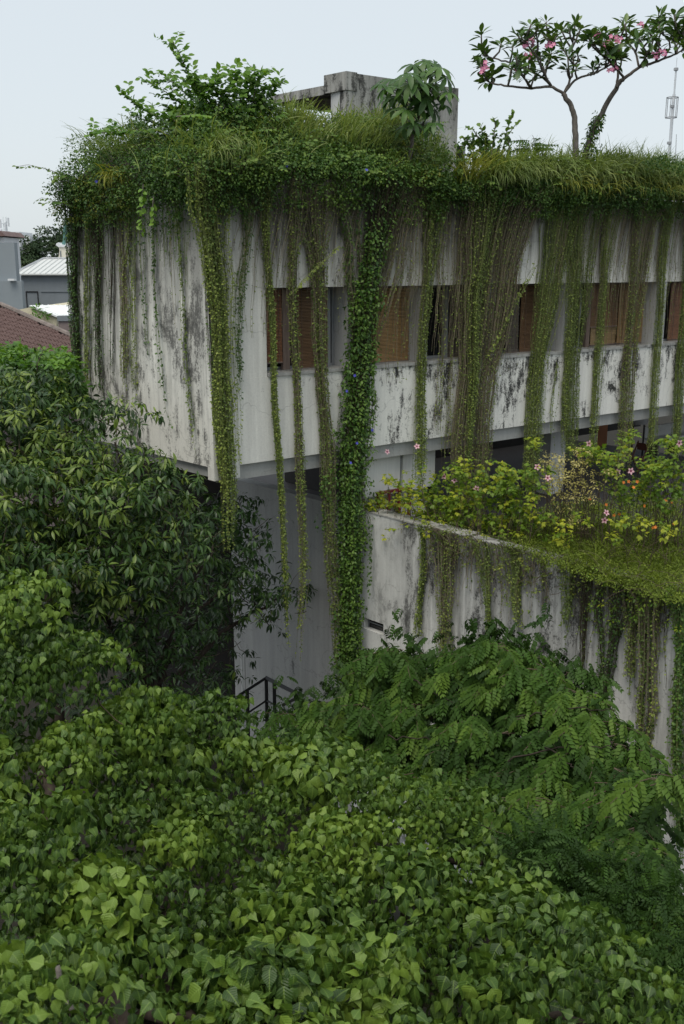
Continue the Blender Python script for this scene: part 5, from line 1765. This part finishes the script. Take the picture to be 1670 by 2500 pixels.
def terrace_shrub(name, label, spots, root, mat, size, d=-.8, tps=None, nl=7, tone=(.3, .9), n_ind=150, stems=True, drp=.3, jitter=1.0, catg='shrub'):
    """leafy shoots ending at the photo spots (px, py, spread px, count), rising from the root pixel on the bed"""
    sh_ = empty(name, root, label, catg)
    cen, seg = [], []
    for x, y, sp_, n_ in spots:
        for _ in range(int(n_ * 1.2)):
            xx, yy = x + rng.normal(0, sp_ * 1.15), y + rng.normal(0, sp_ * .9)
            dd = d + rng.normal(0, .25) * jitter
            t, z = PW.hit(xx, yy, dd)
            q = PW.xy(t, dd)
            p = np.array((q[0], q[1], z + H))
            cen.append(p)
            rt = np.array((p[0] * .75 + root[0] * .25 + rng.normal(0, .15), p[1] * .75 + root[1] * .25, min(p[2] - .2, root[2])))
            seg.append((rt, p))
    cen = np.array(cen)
    ax = np.array((0, -.3, 1.0)) + rng.normal(0, .45, cen.shape)
    foliage(sh_, rosettes(cen, ax, nl, size * .72, drp, 1.0, tone, .5, .35, .4), tps or LOBED, M[mat], n_ind, cell=9)
    if stems: twigs_mesh(sh_, seg[::3], M['twig'], 'stems', .007, 6, -.05)
    return sh_


rt0 = lambda px, py: bed_pt(px, py)
h1 = terrace_shrub('hibiscus_shrub', 'yellow green shrub spilling over the podium corner in front of the white boards',
                   [(895, 1240, 16, 12), (930, 1225, 16, 14), (960, 1290, 12, 8), (985, 1240, 22, 20), (950, 1170, 10, 5), (1000, 1200, 18, 12), (900, 1280, 12, 5), (1030, 1270, 16, 12), (945, 1312, 8, 3), (985, 1175, 10, 5)],
                   rt0(1010, 1280), 'hib', .16, -.35, tone=(.35, 1.0))
h2 = terrace_shrub('hibiscus_shrub', 'large yellow green hibiscus with pale pink flowers below the widest vine curtain',
                   [(1080, 1190, 26, 30), (1120, 1160, 22, 22), (1090, 1240, 30, 34), (1150, 1220, 30, 36), (1200, 1200, 28, 30), (1130, 1290, 30, 26), (1200, 1270, 30, 34), (1250, 1230, 26, 28), (1260, 1180, 22, 20), (1290, 1250, 26, 26), (1220, 1320, 24, 16), (1280, 1310, 26, 18), (1230, 1140, 8, 6), (1310, 1160, 20, 14), (1100, 1300, 26, 16), (1160, 1330, 26, 14), (1050, 1260, 20, 14), (1060, 1210, 16, 10), (1190, 1150, 20, 10)],
                   rt0(1180, 1310), 'hib', .17, -.7, tone=(.2, .8), n_ind=300)
h3 = terrace_shrub('variegated_shrub', 'shrub with small pale cream and yellow leaves in the middle of the terrace bed',
                   [(1380, 1140, 22, 30), (1420, 1120, 14, 16), (1355, 1175, 20, 26), (1400, 1180, 22, 28), (1440, 1160, 16, 14), (1380, 1225, 20, 20), (1430, 1215, 14, 10), (1400, 1270, 14, 8), (1345, 1130, 12, 10), (1470, 1150, 10, 5)],
                   rt0(1400, 1300), 'varieg', .085, -1.1, OVAL, 8, (.2, 1.0), 150)
h4 = terrace_shrub('hibiscus_shrub', 'tall thin green hibiscus shoots reaching up in front of the dark terrace room',
                   [(1450, 1105, 12, 14), (1480, 1120, 14, 10), (1530, 1080, 8, 7), (1510, 1105, 10, 6), (1420, 1095, 10, 8), (1310, 1085, 8, 5), (1545, 1060, 6, 4), (1500, 1160, 14, 8)],
                   rt0(1460, 1290), 'hib', .15, -1.4, tone=(.3, .8), n_ind=120)
h5 = terrace_shrub('hibiscus_shrub', 'green hibiscus shoots at the right edge of the terrace bed',
                   [(1600, 1130, 18, 20), (1580, 1180, 20, 18), (1640, 1140, 22, 24), (1655, 1090, 14, 16), (1620, 1200, 24, 20), (1560, 1190, 16, 12), (1665, 1190, 18, 18), (1500, 1200, 16, 10), (1540, 1220, 20, 10)],
                   rt0(1610, 1290), 'hib', .15, -1.5, tone=(.1, .7), n_ind=200)
h6 = terrace_shrub('lobed_creeper', 'bright yellow green lobed shoots scattered over the olive ground cover',
                   [(1380, 1330, 10, 5), (1420, 1270, 12, 5), (1520, 1270, 12, 6), (1570, 1275, 12, 6), (1460, 1400, 14, 6), (1280, 1365, 12, 6), (1320, 1350, 14, 8), (1640, 1290, 12, 5), (1490, 1310, 12, 4), (1370, 1290, 14, 6)],
                   rt0(1450, 1340), 'hib', .15, -.5, tone=(.4, 1.0), n_ind=120)
h7 = terrace_shrub('trailing_creeper', 'leafy creeper trailing from the bed edge down the right part of the podium wall',
                   [(1470, 1430, 20, 10), (1520, 1450, 26, 13), (1580, 1450, 26, 12), (1450, 1480, 14, 7), (1500, 1500, 20, 9), (1560, 1500, 26, 9), (1630, 1480, 26, 12), (1420, 1400, 16, 8), (1520, 1540, 10, 5), (1650, 1540, 20, 8)],
                   rt0(1520, 1400), 'hib', .11, .12, OVAL, 7, (.0, .75), 200, drp=.6)
h8 = terrace_shrub('edge_creeper', 'fine creeper fringe hanging over the podium edge below the hibiscus',
                   [(1040, 1285, 14, 10), (1060, 1290, 24, 22), (1110, 1320, 24, 30), (1140, 1325, 20, 24), (1170, 1340, 26, 26), (1240, 1350, 26, 24), (1300, 1370, 26, 24), (1360, 1385, 26, 24), (1420, 1410, 24, 20), (1200, 1390, 20, 10), (1290, 1420, 20, 10)],
                   rt0(1220, 1345), 'creepy', .075, .1, OVAL, 9, (.0, .7), 0, drp=.7, catg='creeper')
for sh_, L in ((h1, [(945, 1103), (1018, 1090)]), (h2, [(1084, 1163), (1110, 1173), (1163, 1193), (1238, 1195), (1312, 1140), (1337, 1167)]), (h4, [(1438, 1083), (1414, 1112), (1508, 1153)]), (h5, [(1658, 1082), (1540, 1150)]), (h6, [(1476, 1270), (1480, 1252)])):
    for x, y in L:
        t, z = PW.hit(x, y, -.55 if sh_ is not h4 else -1.2)
        q = PW.xy(t, -.55 if sh_ is not h4 else -1.2)
        flower(sh_, np.array((q[0], q[1], z + H)), .068, 5, 'pink')
og = empty('orange_flowers', bed_pt(1520, 1260), 'scattered small orange blossoms over the olive ground cover at right', 'flower')
for x, y in ((1522, 1178), (1535, 1176), (1556, 1176), (1547, 1190), (1480, 1232), (1573, 1235), (1625, 1222), (1640, 1225), (1499, 1258), (1512, 1255), (1646, 1278), (1600, 1287), (1440, 1219), (1437, 1351), (1594, 1288)):
    t, z = PW.hit(x, y, -1.2); q = PW.xy(t, -1.2)
    flower(og, np.array((q[0], q[1], z + H)), .035, 5, 'orange')

# ------------------------------------------------------------------ trees
def interp2(v, a, b):
    return np.interp(v, a, b)


# ---- broad-leaved tree filling the foreground
FIGP = [(-60, 1420), (40, 1440), (120, 1500), (235, 1590), (250, 1640), (325, 1600), (365, 1650), (345, 1700), (405, 1715), (470, 1715), (560, 1735), (640, 1770), (700, 1810), (780, 1820), (860, 1845),
        (960, 1900), (1090, 1960), (1200, 2010), (1300, 2110), (1340, 2190), (1420, 2200), (1500, 2230), (1520, 2290), (1500, 2340), (1560, 2400), (1620, 2470), (1640, 2540), (-60, 2540)]


def fig_Y(px, py):
    yl = np.interp(py, [1420, 1600, 1900, 2200, 2540], [11.0, 10.6, 9.2, 7.0, 5.2])
    yr = np.interp(py, [1690, 1800, 1950, 2150, 2350, 2540], [13.2, 12.2, 10.6, 8.8, 7.3, 6.2])
    w = np.clip((px - 120) / 430, 0, 1)
    return yl * (1 - w) + yr * w


fig = empty('broad_leaved_tree', P(560, 2300, 8) * (1, 1, 0), 'foreground tree with big heart shaped yellow green leaves filling the bottom of the photo', 'tree')
GAPS = [(330, 2390, 120, 80), (1000, 2400, 130, 60), (270, 2290, 50, 40), (640, 2290, 60, 40), (1260, 2270, 40, 30)]
cl = []
for q in sample_poly(FIGP, 3000):
    yy = float(fig_Y(q[0], q[1]))
    if any(((q[0] - gx) / ga) ** 2 + ((q[1] - gy) / gb_) ** 2 < 1 for gx, gy, ga, gb_ in GAPS): continue
    rp = .50 * F / yy
    if all((q[0] - o[0]) ** 2 + ((q[1] - o[1]) * 1.5) ** 2 > (rp * (.75 + .5 * o[2])) ** 2 for o in cl): cl.append((q[0], q[1], rng.random()))
cl = np.array(cl)
Yb = fig_Y(cl[:, 0], cl[:, 1]) + rng.normal(0, .1, len(cl))
cc = Pv(cl[:, 0], cl[:, 1], Yb)
cc[:, 2] += rng.normal(-.32, .2, len(cl))
sets = []
for i, c in enumerate(cc):
    R = rng.uniform(.36, .62)
    ns = int(14 + 190 * R * R)
    gdir = nrm(rng.normal(0, 1, (ns * 3, 3)) + np.array((0, -.55, .65)))
    gdir = gdir[gdir[:, 2] > -.25][:ns]
    ns = len(gdir)
    pts = c + gdir * R * np.array((1.1, 1.0, .85)) * rng.uniform(.8, 1.12, (ns, 1))
    lg_ = rng.random() < (.3 if Yb[i] > 9.5 else .5)
    sz = rng.uniform(.15, .205) if lg_ else rng.uniform(.09, .13)
    t0 = rng.uniform(.2, .75) + (.1 if lg_ else 0)
    for k in range(3):
        g_ = gdir[k::3]
        tk_ = t0 + .2 * (k - 1)
        sets.append(rosettes(pts[k::3], g_ * .8 + (0, -.15, .55), 7 if lg_ else 8, sz, rng.uniform(.8, 1.5), .85, (tk_ - .1, tk_ + .15), .5, .5, up=0, nup=.6, na=.5))
# inner leaves toned darker: crown shade put into their colour
cl2 = sample_poly(FIGP, 800)
c2 = Pv(cl2[:, 0], cl2[:, 1] + 10, fig_Y(cl2[:, 0], cl2[:, 1]) + .5)
c2[:, 2] -= rng.uniform(.5, 1.1, len(c2))
edge = np.array([(700, 1800), (760, 1830), (820, 1860), (880, 1890), (940, 1920), (1000, 1945), (1060, 1975), (1120, 2010), (1180, 2040), (1230, 2080), (1280, 2130), (1330, 2200), (1390, 2240), (620, 1790), (560, 1775), (480, 1750), (420, 1750)] * 9, float)
edge += rng.normal(0, 22, edge.shape)
c3 = Pv(edge[:, 0], edge[:, 1] + 25, fig_Y(edge[:, 0], edge[:, 1]) + rng.uniform(.1, .6, len(edge)))
c3 = np.concatenate([c3, Pv(edge[:, 0], edge[:, 1] + rng.uniform(40, 130, len(edge)), fig_Y(edge[:, 0], edge[:, 1]) + rng.uniform(.4, 1.2, len(edge)))])
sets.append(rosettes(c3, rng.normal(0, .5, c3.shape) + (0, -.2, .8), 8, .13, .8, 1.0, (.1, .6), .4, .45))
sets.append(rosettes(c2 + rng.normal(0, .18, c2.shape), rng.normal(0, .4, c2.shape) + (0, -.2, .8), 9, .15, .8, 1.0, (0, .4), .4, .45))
# extra boughs closing the crown edge by the stair
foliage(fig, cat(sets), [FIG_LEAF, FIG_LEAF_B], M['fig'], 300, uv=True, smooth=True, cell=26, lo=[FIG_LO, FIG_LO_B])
root = np.array((-1.2, 7.6, 0))
limb(fig, [root, (-1.3, 7.7, 3), (-1.5, 7.6, 5.2), P(250, 2420, 6.6) - (0, 0, .2)], .34, .2, M['bark_d'], 'trunk', 10)
for pts, r in (([(-1.5, 7.6, 5.2), P(330, 2420, 6.9), P(450, 2330, 7.6), P(620, 2260, 8.3)], .13), ([(-1.5, 7.6, 5.2), P(180, 2300, 7.6), P(120, 2000, 9), P(100, 1750, 10.2)], .12),
               ([(-1.5, 7.6, 5.0), P(600, 2350, 8.2), P(800, 2150, 9.8), P(900, 2000, 11)], .13), ([P(600, 2350, 8.2), P(1000, 2300, 8.6), P(1250, 2300, 8.4)], .09),
               ([(-1.5, 7.6, 5.2), P(400, 2100, 9.6), P(480, 1850, 12), P(520, 1750, 13)], .12), ([P(800, 2150, 9.8), P(1040, 2060, 10.2), P(1180, 2060, 10)], .06),
               ([P(1000, 2300, 8.6), P(1200, 2400, 7.4), P(1450, 2440, 7)], .06), ([P(330, 2420, 6.9), P(500, 2430, 6.6), P(800, 2420, 6.6)], .06)):
    limb(fig, np.array([np.asarray(p, float) - (0, 0, .25) for p in pts]), r, r * .45, M['bark_d'], 'branch', 7)
limb(fig, [P(138, 2360, 6.0), P(155, 2420, 5.95), P(178, 2470, 5.9)], .022, .018, M['bark'], 'dead_branch', 6, .004)
segs = [(c - (0, 0, .12), c + rng.normal(0, .25, 3) - (0, 0, .35)) for c in cc[::2]]
twigs_mesh(fig, segs, M['twig'], 'twigs', .01)
# grey ledge with dead twigs under the crown
lg = empty('concrete_ledge', P(920, 2420, 9.2), 'grey concrete ledge with dead twigs glimpsed through a gap in the foreground leaves', 'ledge')
a, c = P(840, 2460, 8.2), P(1030, 2365, 9.6)
n2 = nrm(np.array((-(c - a)[1], (c - a)[0], 0)))
MB().prism([a[:2], c[:2], (c + n2 * .35)[:2], (a + n2 * .35)[:2]], -H, a[2] - H).build('ledge_body', M['stair'], lg)
twigs_mesh(lg, [(P(rng.uniform(860, 1060), rng.uniform(2400, 2450), 8.4 + rng.uniform(0, .3)), P(rng.uniform(880, 1120), rng.uniform(2380, 2470), 8.3 + rng.uniform(0, .3))) for _ in range(60)], M['twig'], 'dead_twigs', .007)

# ---- dark lance-leaved tree at left, reaching under the overhang
MANP = [(-60, 930), (60, 915), (170, 925), (190, 985), (280, 1000), (310, 1060), (365, 1125), (430, 1185), (520, 1215), (590, 1225), (615, 1290), (640, 1390), (755, 1440), (745, 1480), (640, 1500), (570, 1560), (570, 1700), (430, 1760), (330, 1740), (200, 1680), (60, 1560), (-60, 1500)]


def man_Y(px, py):
    y = np.interp(py, [900, 1000, 1200, 1400, 1700], [20.5, 18.6, 17.0, 16.6, 18.0])
    return y + np.interp(px, [200, 420, 500, 600, 740], [0, 1.2, 4.0, 4.8, 5.4]) + np.interp(px, [-60, 100], [-.8, 0])


mt = empty('lance_leaved_tree', P(330, 1500, 19) * (1, 1, 0), 'dark green tree with drooping narrow leaves left of and under the overhanging corner', 'tree')
cl = sample_poly(MANP, 420)
lay = rng.random(len(cl))
cc = Pv(cl[:, 0], cl[:, 1], man_Y(cl[:, 0], cl[:, 1]) + rng.normal(0, .5, len(cl)))
sets = []
for i, c in enumerate(cc):
    px, py = cl[i]
    thin = (px > 430 and py > 1200) or py > 1480
    ns = int(rng.integers(3, 6)) if thin else int(rng.integers(6, 10))
    R = rng.uniform(.35, .65)
    gdir = nrm(rng.normal(0, 1, (ns, 3)) + np.array((0, -.5, .55)))
    pts = c + gdir * R * np.array((1.3, 1, .55))
    yg = rng.random() < .36 and not thin
    t0 = rng.uniform(.62, .85) if yg else rng.uniform(.05, .5)
    sets.append(rosettes(pts, gdir + (0, -.1, .5), 9, .21, .6, 1.0, (t0 - .08, t0 + .12), .2, .3))
c2 = Pv(*sample_poly(MANP, 300).T, 0) if False else None
q2 = sample_poly(MANP, 260)
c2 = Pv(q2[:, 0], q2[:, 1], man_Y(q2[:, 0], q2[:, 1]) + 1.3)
sets.append(rosettes(np.repeat(c2, 3, 0) + rng.normal(0, .4, (780, 3)), rng.normal(0, .5, (780, 3)) + (0, 0, .5), 8, .21, .6, 1.0, (0, .35), .2, .3))  # inner layer toned darker, interior shade put into its leaf colour
foliage(mt, cat(sets), LANCE, M['mango'], 300, cell=16, lo=[LANCE_LO])
rootm = np.array((-4.2, 19.6, 0))
limb(mt, [rootm, rootm + (.1, .1, 2.5), rootm + (.2, -.1, 5)], .3, .2, M['bark_d'], 'trunk', 9)
tk = rootm + (.2, -.1, 4.6)
for tgt in ((120, 1000, 19.4), (280, 1080, 18.8), (60, 1250, 17.5), (300, 1350, 17.6), (520, 1330, 19.5), (700, 1455, 23), (430, 1600, 18.8), (180, 1420, 17), (420, 1180, 18.8), (560, 1420, 20.4)):
    e1 = P(*tgt)
    limb(mt, [tk + rng.normal(0, .2, 3), (tk + e1) / 2 + (0, 0, .4), e1], .085, .015, M['bark_d'], 'branch', 6, .04)
twigs_mesh(mt, [(c + (rng.normal(0, .2), .4, -.5), c + rng.normal(0, .3, 3)) for c in cc], M['twig'], 'twigs', .011)

# ---- bright hedge-like crown behind it, below the tiled roof
HP = [(-40, 868), (40, 866), (100, 872), (178, 876), (186, 940), (190, 1010), (-40, 1010)]
hg = empty('bright_leafed_tree', P(80, 930, 23.5) * (1, 1, 0), 'fresh green treetop below the brown tiled roof at left', 'tree')
q2 = sample_poly(HP, 130)
c2 = Pv(q2[:, 0], q2[:, 1], 23.2 + rng.normal(0, .6, len(q2)) - (q2[:, 1] - 870) * .012)
m_ = q2[:, 0] > 150
c2[m_] = Pv(q2[m_, 0], q2[m_, 1], 21.2 - rng.random(m_.sum()) * 1.2)
tn0 = np.clip(1.0 - (q2[:, 1] - 865) / 110, 0, 1)
sets = []
for i, c in enumerate(c2):
    p_ = c + nrm(rng.normal(0, 1, (6, 3)) + (0, -.3, .6)) * .35
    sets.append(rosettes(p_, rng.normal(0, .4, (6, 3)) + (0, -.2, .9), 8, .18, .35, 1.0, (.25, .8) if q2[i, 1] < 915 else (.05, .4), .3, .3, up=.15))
foliage(hg, cat(sets), OVAL, M['bright'], 200, cell=12)
limb(hg, [P(80, 930, 23.8) * (1, 1, 0), P(80, 1000, 23.8), P(90, 930, 23.6)], .2, .06, M['bark_d'], 'trunk', 8)
for x in (20, 150):
    limb(hg, [P(80, 1050, 23.8), P((80 + x) / 2, 980, 23.7), P(x, 915, 23.4)], .07, .02, M['bark_d'], 'branch', 6)

# ---- star-leaved tree against the podium wall: long compound leaves in flat drooping sprays
FERP = [(660, 1740), (720, 1705), (840, 1690), (900, 1680), (925, 1640), (960, 1600), (940, 1565), (1000, 1570), (1060, 1600), (1125, 1590), (1150, 1560), (1235, 1555), (1290, 1590), (1370, 1610), (1400, 1660),
        (1425, 1725), (1470, 1780), (1510, 1840), (1545, 1890), (1545, 1940), (1560, 2030), (1600, 2130), (1640, 2260), (1500, 2230), (1380, 2200), (1300, 2110), (1200, 2010), (1090, 1960), (960, 1900), (860, 1850), (700, 1790)]


def fer_Y(px, py):
    y = np.interp(py, [1550, 1650, 1800, 1950, 2250], [16.6, 15.8, 14.6, 13.2, 11.2])
    return y + np.interp(px, [660, 900, 1200, 1400, 1660], [3.6, 1.8, 0, -.6, -1.9])


ft = empty('feather_leaved_tree', P(1200, 1800, 16) * (1, 1, 0), 'dark green tree with feathery compound leaves in drooping layers against the podium wall', 'tree')
sets, brs = [], []
bc = []
for q in sample_poly(FERP, 1500):
    if all(((q[0] - o[0]) / 62) ** 2 + ((q[1] - o[1]) / 34) ** 2 > 1 for o in bc): bc.append(q)
extra = [(950, 1580), (985, 1595), (1590, 1890), (1570, 1880), (1170, 1575), (1230, 1568), (925, 1650), (1440, 1740), (1500, 1800)]
for x, y in list(map(tuple, bc)) + extra:
    c0 = P(x, y, fer_Y(x, y) + rng.normal(0, .22)) - (0, 0, .05)
    t0 = rng.uniform(.12, .8)
    for az in rng.uniform(-90, 90, 5):
        az = R_(az) + math.atan2(x - 1180, 900) * .7
        rad = np.array((math.sin(az), -math.cos(az), 0))
        L = rng.uniform(.45, .8)
        pts = np.array([c0 - (0, 0, .04), c0 + rad * L * .4 + (0, 0, .05), c0 + rad * L * .75, c0 + rad * L - (0, 0, .12)]) + (0, 0, rng.normal(0, .06))
        brs.append((pts[0], pts[-1]))
        n = 9
        f = np.linspace(.15, 1, n)
        p = np.stack([np.interp(f, np.linspace(0, 1, 4), pts[:, k]) for k in range(3)], 1)
        side = np.array((-rad[1], rad[0], 0))
        sg = np.where(np.arange(n) % 2, 1, -1)[:, None]
        d = side * sg * rng.uniform(.5, 1.0, (n, 1)) + rad * rng.uniform(.4, .9, (n, 1)) + np.array((0, 0, -.5)) + rng.normal(0, .16, (n, 3))
        nn3 = np.tile((0, -.25, 1.0), (n, 1)) + rng.normal(0, .2, (n, 3)) + rad * .4
        sets.append([p, nrm(d), nn3, rng.uniform(.20, .29, n), np.clip(t0 + rng.normal(0, .12, n), 0, 1)])
q3 = sample_poly(FERP, 800)
c3 = Pv(q3[:, 0], q3[:, 1], fer_Y(q3[:, 0], q3[:, 1]) + .9)
n = len(c3) * 6
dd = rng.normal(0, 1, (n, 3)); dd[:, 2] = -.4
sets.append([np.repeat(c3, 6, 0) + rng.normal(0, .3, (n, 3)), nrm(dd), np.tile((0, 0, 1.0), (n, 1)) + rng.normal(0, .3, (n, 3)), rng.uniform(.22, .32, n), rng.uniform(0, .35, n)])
foliage(ft, cat(sets), FROND, M['fern'], 300, name='compound_leaf', cell=30, lo=[FROND_LO])
limb(ft, [(2.9, 16.4, 0), (2.8, 16.3, 3), (2.7, 16.2, 6.2)], .2, .11, M['bark_d'], 'trunk', 9)
for tgt in ((800, 1740, 18), (1000, 1640, 17.6), (1200, 1600, 17.2), (1400, 1680, 15.9), (1560, 1820, 14), (1500, 2000, 13), (1250, 1850, 14.6), (1050, 1800, 15.8), (1600, 2120, 12)):
    e1 = P(*tgt) - (0, 0, .1)
    s_ = np.array((2.75, 16.25, 5.4))
    limb(ft, [s_, (s_ + e1) / 2 + (0, 0, .25), e1], .07, .015, M['bark'], 'branch', 6, .03)
for px in ([(1240, 1860), (1350, 1828), (1420, 1822), (1500, 1828)], [(1260, 1750), (1340, 1735), (1430, 1728), (1500, 1735)], [(930, 1800), (1030, 1802), (1120, 1812)], [(1010, 1660), (1060, 1690), (1105, 1715)], [(1330, 1825), (1390, 1860), (1420, 1890)]):
    limb(ft, [P(x, y, fer_Y(x, y) - .25) for x, y in px], .014, .007, M['bark_d'], 'branch', 5, .02)
twigs_mesh(ft, brs, M['twig'], 'twigs', .008, 6, -.05)

# ---- fine dark shrub between the trees at lower right
ds = empty('fine_leaved_shrub', P(1500, 2280, 10) * (1, 1, 0), 'dim fine leaved shrub between the two trees at lower right', 'shrub')
sets = []
for x, y in sample_poly([(1270, 2060), (1330, 2050), (1420, 2100), (1520, 2130), (1640, 2200), (1690, 2300), (1690, 2520), (1560, 2400), (1500, 2300), (1400, 2200), (1310, 2150)], 190):
    sets.append(blob(P(x, y, 10.8 + rng.normal(0, .3) - (y - 2060) * .006), (.3, .3, .25), 17, .24, (.0, .4), .4))
foliage(ds, cat(sets), FINE_FROND, M['fern'], 0)
twigs_mesh(ds, [(P(1480, 2420, 10.4), P(x, y, 10.4)) for x, y in sample_poly([(1300, 2080), (1600, 2200), (1650, 2400), (1450, 2350)], 30)], M['twig'], 'stems', .01)

# ---- trees far behind at left
for k, (x, y, rx, ry, Y, lab) in enumerate(((70, 650, 52, 66, 118, 'hazy dark round tree beside the smooth grey block'), (125, 640, 56, 78, 122, 'hazy taller tree behind the pale hipped roof'),
                                           (168, 630, 46, 82, 126, 'hazy tree behind the ivory gable'), (36, 650, 20, 46, 130, 'small hazy tree half hidden by the smooth grey block'))):
    c = P(x, y, Y); s = Y / F
    tr_ = empty('far_tree', c * (1, 1, 0), lab, 'tree', 'trees far behind at left')
    sets = []
    for _ in range(46):
        v = nrm(rng.normal(0, 1, 3)); v[1] = -abs(v[1])
        rr = rng.uniform(.55, .95)
        sets.append(blob(c + v * np.array((rx * s, rx * s, ry * s)) * rr, (.8, .8, .6), 110, .30, (.1, .9), .2))
    me = cat(sets)
    foliage(tr_, me, TINY, M['fartree'], 0, fol='crown')
    limb(tr_, [c * (1, 1, 0), c - (0, 0, ry * s * .3)], .35, .2, M['bark_d'], 'trunk', 7)
st_ = empty('self_sown_plant', P(98, 775, 61), 'small plant growing on the edge of the cream shed wall', 'plant')
foliage(st_, cat([blob(P(98, 770, 61.5), (.5, .5, .6), 40, .35, (.3, .9), .3), blob(P(104, 780, 61.5), (.3, .3, .5), 24, .3, (.3, .9), .3)]), LANCE, M['bright'], 0)
